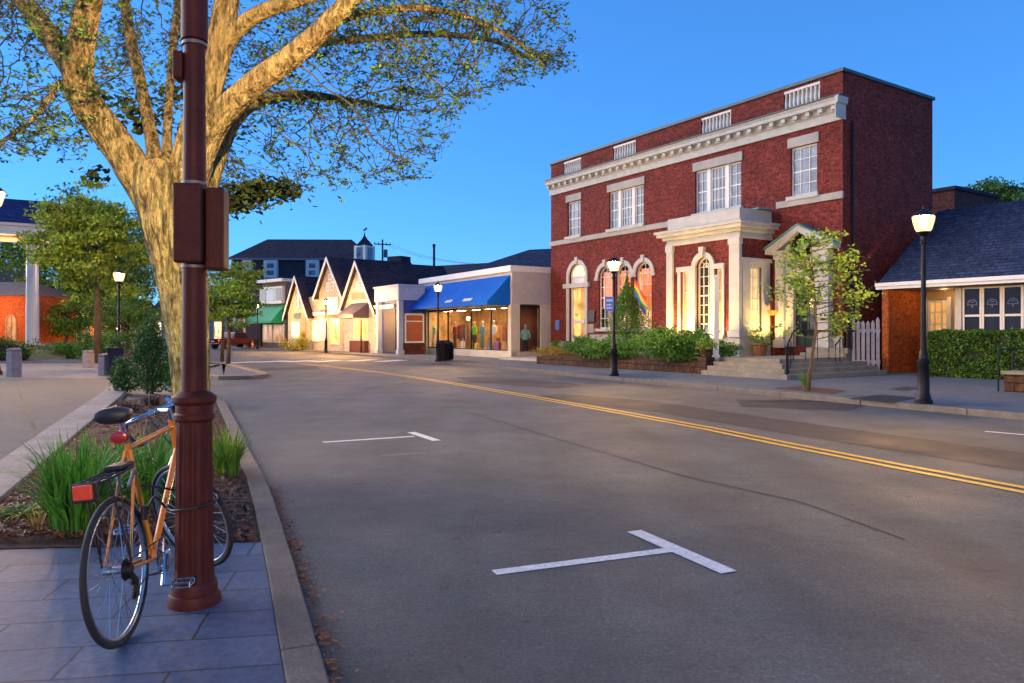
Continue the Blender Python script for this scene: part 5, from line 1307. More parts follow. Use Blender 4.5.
# ---------------------------------------------------------------- trees away from the camera
def bgtree(name, label, base, H, crown, n, size, mat, k=60, trunk=.2, lump=.34, group='trees behind the buildings and plaza', cz=None, flat=.6, shell=.3):
    o = empty(name, base, 0, label, 'tree', group)
    c = (0, 0, cz if cz else H-crown[2])
    P = clumps(c, crown, n, k, lump, shell=shell, flat=flat); P = P[P[:, 2] > .5]
    leaf_mesh('crown', P, size, mat, o)
    t = MB(); zc = c[2]; t.tube([(0, 0, -.2), (.05, 0, zc*.4), (0, .05, zc*.8), (0, 0, zc+crown[2]*.5)], [trunk*1.2, trunk*.9, trunk*.7, trunk*.2], 10)
    for i in range(16):
        a = rnd.random()*6.28; z0 = zc-crown[2]*.6+rnd.random()*crown[2]*.9; e = (math.cos(a)*crown[0]*.8, math.sin(a)*crown[1]*.8, z0+crown[2]*rnd.uniform(.2, .6))
        t.tube([(0, 0, z0), (e[0]*.5, e[1]*.5, z0+.35*(e[2]-z0)), e], [trunk*.4, trunk*.25, .015], 6)
    t.build('trunk', BARK, o, smooth=True); return o
def tr(px, d, z=0.05): return (*AT(px, d), z)
bgtree('street_tree', 'leafy tree with a layered crown left of the big tree trunk', tr(97, 36), ZZ(192, 36), (2.9, 2.6, 2.9), 17000, .2, LEAF_TREE, 85, .17, .22, cz=ZZ(247, 36), flat=.35)
bgtree('street_tree', 'tall dark tree rising behind the layered tree at the left', tr(72, 56), ZZ(186, 56), (5.0, 3.5, 4.6), 16000, .3, LEAF_FAR, 120, .25, .25, cz=ZZ(250, 56))
bgtree('street_tree', 'broad dark green tree filling the view behind the left lamp post', tr(112, 62), ZZ(205, 62), (4.6, 3.2, 5.2), 14000, .28, LEAF_FAR, 130, .25, .25, cz=ZZ(266, 62))
bgtree('street_tree', 'spreading dark branched tree showing through the portico', tr(2, 70), ZZ(222, 70), (6, 4, 4.5), 8000, .3, LEAF_FAR, 90, .25, cz=ZZ(262, 70))
bgtree('street_tree', 'small bright green tree seen right of the pole', tr(228, 34), ZZ(266, 34), (1.6, 1.4, 1.1), 5200, .15, LEAF_BRIGHT, 60, .09, .3, cz=ZZ(303, 34), flat=.3)
bgtree('street_tree', 'thin tree with dark layered leaves above the bright green one', tr(222, 40), ZZ(255, 40), (2.2, 1.6, 1.0), 3600, .16, LEAF_TREE, 45, .09, .3, cz=ZZ(278, 40), flat=.3)
bgtree('round_tree', 'rounded green tree showing above the cottage roof at right', tr(990, 52), ZZ(183, 52), (2.6, 2, 1.6), 7000, .24, LEAF_FAR, 70, .25, .3, cz=ZZ(203, 52))
bgtree('round_tree', 'green tree at the right edge above the cottage roof', tr(1030, 50), ZZ(186, 50), (2.0, 2, 1.6), 5000, .24, LEAF_FAR, 50, .25, .3, cz=ZZ(205, 50))
bgtree('street_tree', 'yellow green tree low behind the plaza bollards', tr(66, 52), ZZ(302, 52), (1.9, 1.6, 1.4), 4200, .2, LEAF_BRIGHT, 50, .12, .3, cz=ZZ(318, 52))
bgtree('street_tree', 'yellow green tree right of the layered tree trunk', tr(128, 50), ZZ(298, 50), (2.1, 1.6, 1.6), 4200, .2, LEAF_BRIGHT, 50, .12, .3, cz=ZZ(318, 50))
for px, d, r, zt_, lab in ((92, 40, (.85, .7), 333, 'green shrub at the foot of the layered tree'), (108, 37, (.7, .6), 336, 'green shrub just left of the purple planter'), (68, 42, (1.0, .8), 339, 'low dark shrub at the left of the layered tree')):
    b = AT(px, d); h = ZZ(zt_, d)
    shrub('round_shrub', lab, 'shrub', (*b, .06), (r[0], r[1], h*.52), 1800, .13, LEAF_SHRUB, 40, .35, 'shrubs beyond the plaza')
# ---------------------------------------------------------------- portico, kiosk, hedge on the left
lw = MB(); P4 = [AT(-60, 38), AT(66, 40), AT(120, 60), AT(-60, 90)]
lw.quad((*P4[0], .075), (*P4[1], .075), (*AT(66, 44), .75), (*AT(-60, 42), .9)); lw.quad((*AT(-60, 42), .9), (*AT(66, 44), .75), (*P4[2], .8), (*P4[3], 1.0))
o = lw.build('lawn', M('lawn_soil', (.10, .10, .03), .95, .4, 1.5)); o['kind'] = 'structure'
pd = 44.0; pq = AT(47, pd); PF = Frame(pq, (.86, .5), .8)
por = empty('portico', (*pq, .8), PF.ang, 'white columned portico with a blue shingle roof at the left edge', 'building')
zb_, ztp = PF.z(40, 236), PF.z(30, 227)
m = MB(); m.box(-12, .1, -.1, .5, zb_, ztp); m.box(-12, .1, 4.0, 4.6, zb_, ztp); m.box(-.5, .1, .5, 4.0, zb_, ztp); m.build('beam', WHITE, por, bev=.02)
m = MB(); m.box(-12.2, .3, -.3, 4.8, ztp+.002, ztp+.18); m.build('eave', WHITE, por, bev=.02)
zr_ = PF.z(25, 200, 2.2); m = MB(); PORROOF = bricks('portico_shingle', (.020, .050, .18), (.012, .03, .12), (.008, .015, .06), .36, .14, .014, stain=.3, bstr=.8); e0 = ztp+.19
m.quad((-12.2, -.4, e0), (.35, -.4, e0), (.05, 2.2, zr_), (-12.2, 2.2, zr_)); m.quad((.35, -.4, e0), (.35, 4.9, e0), (.05, 2.2, zr_)); m.quad((.35, 4.9, e0), (-12.2, 4.9, e0), (-12.2, 2.2, zr_), (.05, 2.2, zr_)); m.build('roof', PORROOF, por)
for x, y in ((-.82, .2), (-4.8, .2), (-8.8, .2), (-.82, 4.3), (-4.8, 4.3)):
    m = MB(); m.lathe([(.34, 0), (.34, .12), (.27, .16), (.255, .3), (.25, 2.2), (.215, zb_-.3), (.25, zb_-.25), (.3, zb_-.12), (.3, zb_-.003)], (x, y, 0), 18); m.build('column', WHITE, por, smooth='auto')
part_box(por, 'ceiling', M('porch_ceiling', (.25, .12, .06), .8), -12, .0, .51, 3.99, zb_+.25, zb_+.3)
kq = AT(29, 50.0); KF = Frame(kq, (.98, -.2), .8)
ki = empty('brick_kiosk', (*kq, .8), KF.ang, 'small orange brick building with brown hipped roof beneath the portico', 'building')
kz = KF.z(20, 295.5); m = MB(); m.box(-6, 0, 0, 4, 0, kz); m.build('wall', KIOSK, ki)
m = MB(); v = [(-6.2, -.25, kz), (.25, -.25, kz), (.25, 4.2, kz), (-6.2, 4.2, kz)]; e, g = (-4.5, 2, KF.z(8, 282, 2)), (-1.6, 2, KF.z(8, 282, 2))
m.quad(v[0], v[1], g, e); m.quad(v[1], v[2], g); m.quad(v[2], v[3], e, g); m.quad(v[3], v[0], e); m.build('roof', M('brown_shingle', (.16, .11, .10), .85, .25, 3), ki)
xa_, xb_ = KF.x(6), KF.x(17)
m = MB(); r_ = (xb_-xa_)/2; m.arch((xa_+xb_)/2, 1.55, r_-.09, r_, -.05, -.001, 14); m.box(xa_, xa_+.09, -.05, -.001, .2, 1.55); m.box(xb_-.09, xb_, -.05, -.001, .2, 1.55); m.box((xa_+xb_)/2-.04, (xa_+xb_)/2+.04, -.05, -.001, .2, 1.55+r_-.1); f = m.build('window', M('tan_arch', (.35, .2, .1), .7), ki)
p = MB(); p.quad(*[(a, -.01, b) for a, b in [(xa_, .2), (xb_, .2)] + arc_pts((xa_+xb_)/2, 1.55, r_-.02, 12)]); p.build('pane', GLOWDIM, f)
q = AT(10, 60.0); o, _ = roofed('red_house', 'small red house with white eaves behind the kiosk', (q[0]-6, q[1], ), (1, 0), 6.2, 5, ZZ(285, 60)-.5, ZZ(268, 60)-.5, DARKROOF, M('red_clapboard', (.3, .04, .025), .8, .2, 2), 0, .5, .3)
m = MB(); m.box(-.3, 6.5, -.38, -.31, ZZ(285, 60)-.75, ZZ(285, 60)-.5); m.build('eave_board', WHITE, o)
q = AT(120, 66.0); o, F6 = roofed('white_house', 'white and red house glimpsed between the trees beyond the plaza', (q[0]-8.5, q[1]), (1, 0), 9.5, 5, ZZ(312, 66), ZZ(300, 66), DARKROOF, SHINGLE_W, 0, .1, .3)
for k in range(5): window(o, .6+k*1.75, 1.7+k*1.75, .5, 2.6, -.06, 2, 1, (SHOPWARM, GLOWRED, DARKPANE, GLOWRED, SHOPLIT)[k], fw=.1, mw=.06, rail=False)
hb_ = AT(37, 39.0); hd = empty('round_hedge', (*AT(8, 39.0), .06), 0, 'low rounded green hedge in front of the portico column', 'hedge')
leaf_mesh('foliage', clumps((-1.4, 0, .55), (3.0, .9, .75), 6000, 160, .28, shell=.5), .12, LEAF_HEDGE, hd)
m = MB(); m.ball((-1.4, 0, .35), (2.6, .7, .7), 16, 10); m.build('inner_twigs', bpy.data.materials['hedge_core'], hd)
# bollards and tall planter
GRB = M('granite_bollard', (.26, .22, .24), .8, .2, 6, bmp=.2, fine=.3)
for px, pyb, pyt, lab in ((14, 377, 348.5, 'square granite bollard nearest the left edge'), (88.5, 367.5, 350.5, 'farthest of the three square granite bollards'), (105.3, 375.5, 354, 'square granite bollard next to the purple planter')):
    q = G(px, pyb, .066); hh = (pyb-pyt)/F*q[1]
    o = empty('granite_bollard', (*q, .066), R(-25), lab, 'bollard', 'granite bollards on the plaza')
    m = MB(); m.box(-.165, .165, -.165, .165, 0, hh-.1); m.build('post', GRB, o, bev=.02)
    m = MB(); m.box(-.14, .14, -.14, .14, hh-.1, hh-.07); m.prism([(-.165, hh-.07), (.165, hh-.07), (.165, hh-.02), (0, hh+.02), (-.165, hh-.02)], -.165, .165, 'y'); m.build('cap', GRB, o, bev=.012)
q = G(119.5, 375.5, .066); PURP = M('purple_glaze', (.035, .012, .028), .45, .2, 4)
o = empty('tall_planter', (*q, .066), 0, 'tall purple square planter of greenery beside the granite bollards', 'planter')
m = MB(); v = .2; m.add([(-.2, -.2, 0), (.2, -.2, 0), (.2, .2, 0), (-.2, .2, 0), (-.29, -.29, .9), (.29, -.29, .9), (.29, .29, .9), (-.29, .29, .9)], [(3, 2, 1, 0), (4, 5, 6, 7), (0, 1, 5, 4), (1, 2, 6, 5), (2, 3, 7, 6), (3, 0, 4, 7)]); m.build('pot', PURP, o, bev=.02)
m = MB(); m.box(-.31, .31, -.31, .31, .9, .96); m.build('rim', PURP, o, bev=.015)
leaf_mesh('plant', clumps((0, 0, 1.15), (.38, .38, .3), 600, 24, .4), .10, LEAF_DARK, o)
# shrubs in the planter strip near the trunk
q = G(150, 392, .1); h = ZZ(318, q[1])-.1
shrub('conical_shrub', 'dark upright shrub growing left of the big tree trunk', 'shrub', (*q, .1), (.46, .45, h*.52), 4600, .075, LEAF_DARK, 130, .3, None, .3, .35)
q = G(125, 390, .1); shrub('round_shrub', 'low dark shrub at the border end of the planter strip', 'shrub', (*q, .1), (.42, .4, .40), 1800, .075, LEAF_DARK, 40, .35)
q = G(176, 392, .1); shrub('round_shrub', 'small bright shrub tucked behind the big tree trunk', 'shrub', (*q, .1), (.35, .35, .42), 1500, .07, LEAF_SHRUB, 40, .35)
RUST = leafmat('rusty_stalk', (.10, .045, .04), (.05, .02, .025))
for px, py, lab in ((152, 405, 'brown dry perennial clump before the dark upright shrub'), (128, 412, 'brown dry perennial clump near the pale border stones')):
    q = G(px, py, .1); tuft('dry_perennial', lab, 'plant', (*q, .1), 150, .34, .4, RUST, .014)
GRASS = leafmat('iris_blade', (.10, .27, .028), (.045, .14, .015), trans=.3)
GRASS2 = leafmat('yellow_iris_blade', (.14, .27, .03), (.07, .16, .02), trans=.35)
gp = 'grass clumps in the planter strip'
tuft('grass_clump', 'biggest clump of long green blades, left of the bicycle', 'grass clump', (*G(76, 528, .1), .09), 320, .84, .50, GRASS, .020, gp, .5)
tuft('grass_clump', 'clump of green blades directly behind the bicycle frame', 'grass clump', (*G(150, 505, .1), .09), 300, .80, .58, GRASS, .019, gp, .5)
tuft('grass_clump', 'green clump between the saddle and the largest clump', 'grass clump', (*G(112, 500, .1), .09), 220, .72, .55, GRASS, .019, gp, .5)
tuft('grass_clump', 'yellow green clump right of the pole beside the kerb', 'grass clump', (*G(227, 474, .1), .09), 170, .62, .34, GRASS2, .019, gp, .5)
o = tuft('ground_cover', 'small patch of low yellow green leaves on the mulch at left', 'plant', (*G(20, 514, .1), .10), 120, .12, .34, GRASS2, .02)
o = tuft('dry_stalk', 'few dry yellow stalks beside the low green patch', 'plant', (*G(37, 530, .1), .10), 14, .26, .14, leafmat('straw', (.35, .24, .05), (.2, .12, .03)), .014)
# ---------------------------------------------------------------- near lamp post
STEELBAND = M('dull_steel_band', (.2, .17, .16), .55, .1, 20, metal=.6)
PX, PY, PB = -1.725, 4.02, .076
np_ = empty('street_lamp', (PX, PY, PB), R(8), 'thick maroon iron lamp post with the orange bicycle locked to it', 'street lamp')
H = 4.05
m = MB(); m.lathe([(.136, 0), (.136, .035), (.128, .06), (.12, .065), (.118, .10), (.110, .125)], n=40); m.build('base', POSTMETAL, np_, smooth='auto')
m = MB(); nf = 56; prof = [(.104, .12), (.099, .2), (.096, .55), (.091, .93), (.090, 1.0)]
vs = []
for r, z in prof:
    for k in range(nf):
        a = 2*math.pi*k/nf; q = r - (.007 if k % 4 in (1, 2) and .13 < z < .99 else 0); vs.append((q*math.cos(a), q*math.sin(a), z))
m.add(vs, [(i*nf+k, i*nf+(k+1) % nf, (i+1)*nf+(k+1) % nf, (i+1)*nf+k) for i in range(len(prof)-1) for k in range(nf)]); m.build('fluted_shaft', POSTMETAL, np_, smooth='auto')
m = MB(); m.lathe([(.092, .985), (.104, 1.0), (.104, 1.025), (.096, 1.035), (.096, 1.075), (.114, 1.095), (.114, 1.12), (.088, 1.14), (.066, 1.15)], n=40); m.build('collar', POSTMETAL, np_, smooth='auto')
m = MB(); m.lathe([(.067, 1.12), (.064, 1.3), (.060, 2.2), (.052, H-.62)], n=32); m.build('shaft', POSTMETAL, np_, smooth='auto')
m = MB(); m.lathe([(.068, H-1.0), (.068, H-.72), (.056, H-.71), (.056, H-.60), (.1, H-.5), (.13, H-.42), (.135, H-.40)], n=28); m.build('neck', POSTMETAL, np_, smooth='auto')
m = MB(); m.box(-.1, -.05, -.05, .05, 2.83, 2.98); m.build('junction_box', POSTMETAL, np_, bev=.01)
bz0, bz1 = ZZ(264, 4.0)-PB, ZZ(186, 4.0)-PB
m = MB(); m.box(-.078, .066, -.12, -.055, bz0, bz1); m.build('control_box', POSTMETAL, np_, bev=.012)
m = MB(); m.box(.068, .165, -.06, .075, bz0-.03, bz1-.01); m.build('control_box', POSTMETAL, np_, bev=.012)
for z in (bz0-.012, bz1+.015, H-1.02):
    m = MB(); rr = .063 if z < 3 else .06; m.lathe([(rr, -.008), (rr+.004, -.008), (rr+.004, .008), (rr, .008)], (0, 0, z), 28); m.build('steel_band', STEELBAND, np_, smooth='auto')
NEARGLASS = lampglass('near_lamp_glass', (1.0, .68, .27), .8); NEARBULB = emit('near_lamp_bulb', (1.0, .68, .30), 4000)
m = MB(); m.lathe([(.13, H-.395), (.15, H-.34), (.19, H-.14), (.2, H-.05), (.19, H-.04)], n=24); g = m.build('lantern', NEARGLASS, np_, smooth=True); m = MB(); m.ball((0, 0, H-.2), (.085, .085, .11), 14, 10); m.build('bulb', NEARBULB, g, smooth=True)
m = MB(); m.lathe([(.21, H-.036), (.21, H-.01), (.14, H+.05), (.05, H+.1), (.02, H+.2)], n=24); m.build('lantern_cap', POSTMETAL, np_, smooth='auto')
m = MB(); m.lathe([(.14, H-.41), (.27, H-.418), (.27, H-.40), (.14, H-.397)], n=32); m.build('downlight_shield', POSTMETAL, np_, smooth='auto')  # unseen disc added under the lantern to block its downward light

c = copy_tree(np_); c.location = (1.9, -9.2, PB); c['label'] = 'unseen maroon iron lamp post added behind the viewer as warm fill light'  # copy of the near post, added behind the camera for warm fill
# ---------------------------------------------------------------- bicycle
RB = G(124, 643, PB); hd_ = math.atan2(1.035, -.10)
bk = empty('bicycle', (*RB, PB), 0, 'orange road bicycle with rear rack and red reflector locked to the maroon lamp post', 'bicycle')
bk.rotation_mode = 'XYZ'; bk.rotation_euler = (Matrix.Rotation(hd_, 3, 'Z') @ Matrix.Rotation(R(-5.2), 3, 'X')).to_euler()
OR = M('orange_bike_paint', (.75, .22, .012), .35, .1, 6, spec=.7)
def V(*a): return Vector(a)
WR = .345; BB = V(.43, 0, .285); ST = V(.243, 0, .905); HT = V(.865, 0, .945); HB = V(.918, 0, .765); FH = V(1.04, 0, WR); RH = V(0, 0, WR)
SADDLE_BLK = M('black_saddle', (.018, .013, .016), .45, .2, 10)
def wheel(c, rot, par, cassette):
    """tyre, rim with spokes, hub; rot turns the wheel plane about the vertical axis through the given matrix"""
    T = lambda v: rot(v)
    n = 56
    m = MB(); m.tube([T(c+V(math.cos(a), 0, math.sin(a))*(WR-.014)) for a in [2*math.pi*k/n for k in range(n+1)]], .0155, 10, cap=False); ty = m
    r = MB(); r.tube([T(c+V(math.cos(a), 0, math.sin(a))*(WR-.034)) for a in [2*math.pi*k/n for k in range(n+1)]], .0105, 8, cap=False)
    rim = r.build('wheel', ALU, par, smooth=True); ty.build('tyre', RUBBER, rim, smooth=True)
    s = MB()
    for k in range(28):
        a = 2*math.pi*k/28; b = a + (.45 if k % 4 < 2 else -.45); sd = .028 if k % 2 else -.028
        s.tube([T(c+V(math.cos(b)*.022, sd, math.sin(b)*.022)), T(c+V(math.cos(a)*(WR-.04), 0, math.sin(a)*(WR-.04)))], .0016, 4)
    s.build('spokes', CHROME, rim)
    h = MB(); h.tube([T(c+V(0, -.06, 0)), T(c+V(0, .06, 0))], [.018, .018], 10); h.tube([T(c+V(0, -.034, 0)), T(c+V(0, -.028, 0))], .028, 12); h.tube([T(c+V(0, .028, 0)), T(c+V(0, .034, 0))], .028, 12); h.build('hub', ALU, rim, smooth='auto')
    return rim
rw_ = wheel(RH, lambda v: v, bk, True)
m = MB()
for k in range(6): m.tube([RH+V(0, -.038-.005*k, 0), RH+V(0, -.041-.005*k, 0)], .052-.005*k, 18)
m.build('cassette', M('worn_steel', (.12, .09, .08), .4, .3, 20, metal=1), bk, smooth='auto')
m = MB()
m.tube([BB, ST+V(-.008, 0, .03)], .0150, 12); m.tube([ST+V(.005, 0, -.02), HT+V(0, 0, -.025)], .0140, 12); m.tube([BB, HB+V(-.004, 0, .02)], .0165, 12); m.tube([HB+V(.005, 0, -.02), HT+V(-.004, 0, .015)], .0185, 12); m.tube([BB+V(0, -.036, 0), BB+V(0, .036, 0)], .021, 14)
for s in (-1, 1):
    m.tube([BB+V(-.02, s*.02, 0), BB+V(-.12, s*.035, .01), RH+V(.02, s*.058, 0)], [.011, .0095, .007], 8)
    m.tube([ST+V(.0, s*.014, -.03), ST+V(-.03, s*.032, -.12), RH+V(.01, s*.058, .02)], [.009, .0085, .0065], 8)
m.tube([RH+V(.075, -.04, .33), RH+V(.075, .04, .33)], .006, 6)
m.build('frame', OR, bk, smooth='auto')
m = MB(); q0, q1 = BB.lerp(HB, .45), BB.lerp(HB, .78); m.tube([q0, q1], .0185, 12); m.build('silver_decal', ALU, bk, smooth='auto')
# steered front end
ax = (HT-HB).normalized(); st_a = R(56); Rm = Matrix.Rotation(st_a, 3, ax)
def S(v): return HB + Rm @ (Vector(v)-HB)
wheel(FH, S, bk, False)
m = MB()
for s in (-1, 1): m.tube([S(HB+V(.006, s*.012, -.02)), S(HB+V(.02, s*.045, -.06)), S(HB+V(.05, s*.052, -.24)), S(FH+V(0, s*.055, .0))], [.013, .013, .011, .007], 8)
m.tube([S(HB+V(.004, -.04, -.028)), S(HB+V(.004, .04, -.028))], .013, 8); m.build('fork', OR, bk, smooth='auto')
m = MB(); m.tube([S(HT+V(-.006, 0, .01)), S(HT+V(-.02, 0, .075))], .0125, 10); m.tube([S(HT+V(-.02, 0, .07)), S(HT+V(.085, 0, .085))], .0135, 10); m.tube([S(HT+V(.085, -.03, .085)), S(HT+V(.085, .03, .085))], .018, 10); m.build('stem', CHROME, bk, smooth='auto')
c_ = HT+V(.085, 0, .085); barp = []
for s in (-1,):
    P_ = [V(-.04, .165, -.135), V(.03, .17, -.14), V(.085, .17, -.10), V(.10, .17, -.045), V(.075, .165, -.005), V(.02, .155, .0), V(0, .11, 0), V(0, 0, 0)]
    barp = P_ + [V(p.x, -p.y, p.z) for p in P_[::-1][1:]]
m = MB(); m.tube([S(c_+p) for p in smooth_line(barp, 3)] if False else [S(c_+p) for p in barp], .0135, 10); m.build('handlebar', CHROME, bk, smooth='auto')
for s in (-1, 1):
    m = MB(); pts = [V(-.04, s*.165, -.135), V(.03, s*.17, -.14), V(.085, s*.17, -.10), V(.10, s*.17, -.045), V(.08, s*.168, -.01)]
    m.tube([S(c_+p) for p in pts], .0165, 10); m.build('bar_tape', SADDLE_BLK, bk, smooth='auto')
    m = MB(); m.tube([S(c_+V(.085, s*.168, .0)), S(c_+V(.125, s*.168, .03)), S(c_+V(.135, s*.168, .0))], [.014, .015, .009], 8); m.tube([S(c_+V(.135, s*.168, .01)), S(c_+V(.15, s*.168, -.05)), S(c_+V(.12, s*.168, -.10))], [.007, .006, .005], 6); m.build('brake_lever', CHROME, bk, smooth='auto')
m = MB(); m.tube([S(c_+V(.12, .2, .03)), S(c_+V(.16, .12, .11)), S(c_+V(.1, .03, .06)), HB+V(-.03, .02, .04)], .003, 5); m.tube([S(c_+V(.12, -.2, .03)), S(c_+V(.17, -.1, .10)), S(c_+V(.1, -.02, .02)), ST+V(.2, 0, .02)], .003, 5); m.build('brake_cable', SADDLE_BLK, bk)
# seat
m = MB(); m.tube([ST+V(-.008, 0, .01), ST+V(-.045, 0, .13)], .0125, 10); m.build('seatpost', CHROME, bk, smooth='auto')
sb = ST+V(-.045, 0, .145); prof = []
m = MB(); secs = [(-.125, .060, .0, .040), (-.115, .078, -.015, .056), (-.07, .080, -.025, .062), (-.01, .052, -.015, .056), (.05, .028, -.006, .045), (.10, .022, .0, .036), (.115, .010, .006, .026)]
vs = []; nn = 14
for x, hw2, zl, zt2 in secs:
    for k in range(nn):
        a = 2*math.pi*k/nn; cz_ = (zl+zt2)/2; vs.append(sb+V(x, math.cos(a)*hw2, cz_+math.sin(a)*(zt2-zl)/2 - (0 if math.sin(a) > 0 else .012*abs(math.cos(a)))))
m.add(vs, [(i*nn+k, i*nn+(k+1) % nn, (i+1)*nn+(k+1) % nn, (i+1)*nn+k)[::-1] for i in range(len(secs)-1) for k in range(nn)] + [tuple(range(nn)), tuple(range((len(secs)-1)*nn, len(secs)*nn))[::-1]])
m.build('saddle', SADDLE_BLK, bk, smooth='auto')
m = MB()
for s in (-1, 1): m.tube([sb+V(-.1, s*.03, .01), sb+V(-.05, s*.022, -.02), sb+V(.04, s*.022, -.02), sb+V(.12, s*.01, .01)], .004, 6)
m.build('saddle_rails', CHROME, bk)
RED = M('red_lens', (.42, .015, .012), .2, .1, 20, spec=.8)
m = MB(); m.lathe([(.02, -.028), (.033, -.022), (.036, 0), (.033, .022), (.02, .028)], (0, 0, 0), 14, sy=1.0); m.v = [tuple(ST+V(-.075+z*.9, y*1.15, .05+x*.95)) for x, y, z in m.v]; m.build('tail_light', RED, bk, smooth='auto')
# rear rack
m = MB(); rz = WR+.36+.115
rz = .80
for s in (-1, 1):
    m.tube([V(.20, s*.035, rz), V(.05, s*.055, rz), V(-.20, s*.055, rz-.005), V(-.235, s*.04, rz-.02)], .006, 6)
    m.tube([V(-.02, s*.055, rz), V(-.0, s*.068, WR+.02)], .005, 6); m.tube([V(-.12, s*.055, rz), V(.0, s*.068, WR+.03)], .005, 6)
for x in (-.2, -.1, 0, .1): m.tube([V(x, -.055, rz), V(x, .055, rz)], .005, 6)
m.tube([V(-.235, -.04, rz-.02), V(-.235, .04, rz-.02)], .006, 6)
for y in (-.018, .018): m.tube([V(.18, y, rz), V(-.22, y, rz-.004)], .005, 6)
m.tube([V(.20, -.035, rz), ST+V(-.0, -.02, -.08)], .005, 6); m.tube([V(.20, .035, rz), ST+V(0, .02, -.08)], .005, 6)
m.build('rear_rack', SADDLE_BLK, bk, smooth='auto')
m = MB(); m.box(.05, .19, -.045, .045, rz+.008, rz+.03); m.build('rack_pad', SADDLE_BLK, bk, bev=.008)
m = MB(); m.box(-.262, -.238, -.041, .041, rz-.065, rz+.0); m.build('reflector', M('orange_reflector', (.8, .06, .012), .3, .15, 60, spec=.8), bk, bev=.006)
m = MB(); m.box(-.238, -.226, -.058, .058, rz-.08, rz+.005); m.build('reflector_bracket', SADDLE_BLK, bk, bev=.004)
m = MB()
for s in (-1, 1): m.tube([ST+V(-.035, s*.03, -.16), ST+V(-.06, s*.045, -.12), ST+V(-.075, s*.02, -.19), ST+V(-.07, s*.014, -.2)], [.008, .009, .008, .008], 6)
m.tube([ST+V(-.05, -.03, -.10), ST+V(-.05, .03, -.10)], .006, 6); m.build('rear_brake', ALU, bk)
m = MB(); fb = S(HB+V(.045, 0, -.03))
for s in (-1, 1): m.tube([S(HB+V(.03, s*.02, -.02)), S(HB+V(.05, s*.048, -.06)), S(HB+V(.05, s*.02, -.11))], .008, 6)
m.build('front_brake', ALU, bk)
# drivetrain
m = MB(); cr = BB+V(0, -.05, 0); n = 44
for rr1, rr0, yy in ((.098, .083, -.004), (.078, .066, .006)):
    for k in range(n):
        a, b = 2*math.pi*k/n, 2*math.pi*(k+1)/n; e = .003 if k % 2 else 0
        m.add([cr+V(math.cos(t)*r, yy+d, math.sin(t)*r) for d in (-.0015, .0015) for r, t in ((rr0, a), (rr1+e, a), (rr1-e*.3, b), (rr0, b))], [(3, 2, 1, 0), (4, 5, 6, 7), (1, 2, 6, 5), (0, 4, 7, 3)])
for k in range(5):
    a = 2*math.pi*k/5; m.tube([cr, cr+V(math.cos(a)*.088, 0, math.sin(a)*.088)], [.010, .006], 6)
m.build('chainring', CHROME, bk, smooth='auto')
ca = R(230)
for s, a in ((-1, ca), (1, ca+math.pi)):
    e = BB+V(math.cos(a)*.17, s*.075, math.sin(a)*.17)
    m = MB(); m.tube([BB+V(0, s*.06, 0), e], [.014, .010], 8); m.build('crank', CHROME, bk, smooth='auto')
    m = MB(); p_ = e+V(0, s*.10, 0); m.tube([e, e+V(0, s*.13, 0)], .007, 6)
    for dx in (-.038, .038): m.tube([p_+V(dx, -.045, -.012), p_+V(dx, .045, -.012)], .005, 6); m.tube([p_+V(dx, -.045, .012), p_+V(dx, .045, .012)], .005, 6); 
    for dy in (-.045, .045): m.tube([p_+V(-.038, dy, -.012), p_+V(-.038, dy, .012), p_+V(.038, dy, .012), p_+V(.038, dy, -.012), p_+V(-.038, dy, -.012)], .004, 6)
    m.build('pedal', CHROME, bk, smooth='auto')
m = MB(); yy = -.052
m.tube([V(-.0, yy, WR+.04), V(.2, yy, WR+.035), BB+V(.0, yy, .092)], .004, 5); m.tube([V(.03, yy, WR-.13), V(.2, yy, .25), BB+V(0, yy, -.092)], .004, 5); m.tube([V(.0, yy, WR-.04), V(.055, yy, WR-.075), V(.03, yy, WR-.13)], .004, 5); m.build('chain', M('oily_chain', (.05, .035, .03), .4, .3, 60, metal=1), bk)
m = MB(); m.tube([V(.0, -.06, WR-.02), V(.03, -.068, WR-.06), V(.035, -.068, WR-.14)], [.012, .014, .010], 8); m.tube([V(.035, -.06, WR-.065), V(.035, -.05, WR-.065)], .022, 12); m.tube([V(.035, -.06, WR-.135), V(.035, -.05, WR-.135)], .022, 12); m.build('derailleur', bpy.data.materials['worn_steel'], bk, smooth='auto')
# cable lock round the post
W2 = lambda v: Vector((*RB, PB)) + bk.rotation_euler.to_matrix() @ Vector(v)
zl = .575
a0, a1 = W2(V(.30, .03, .60)), W2(V(.55, .03, .58)); pts = [W2(V(.28, -.03, .56)), W2(V(.33, .03, .61)), W2(V(.45, .04, .66))]
for k in range(15):
    a = R(215 - 18*k); pts.append(V(PX+math.cos(a)*.114, PY+math.sin(a)*.114, PB+zl+.02*math.sin(k*.5)) if False else V(PX+math.cos(R(160)-k*R(22))*.116, PY+math.sin(R(160)-k*R(22))*.116, PB+.60-.006*k))
pts += [W2(V(.50, -.05, .53)), W2(V(.40, -.045, .60)), W2(V(.30, -.03, .54)), W2(V(.24, .02, .48))]
m = MB(); m.tube(smooth_line(pts, 4), .0065, 8); lk = m.build('cable_lock', M('black_vinyl', (.015, .013, .015), .5, .2, 10), smooth=True)
tag(lk, 'black cable lock looped round the lamp post and the bicycle frame', 'bike lock')
m = MB(); q = W2(V(.27, -.035, .55)); m.cyl(q+V(0, 0, -.035), q+V(0, 0, .035), .016, n=12); m.build('lock_barrel', SADDLE_BLK, lk, smooth='auto')

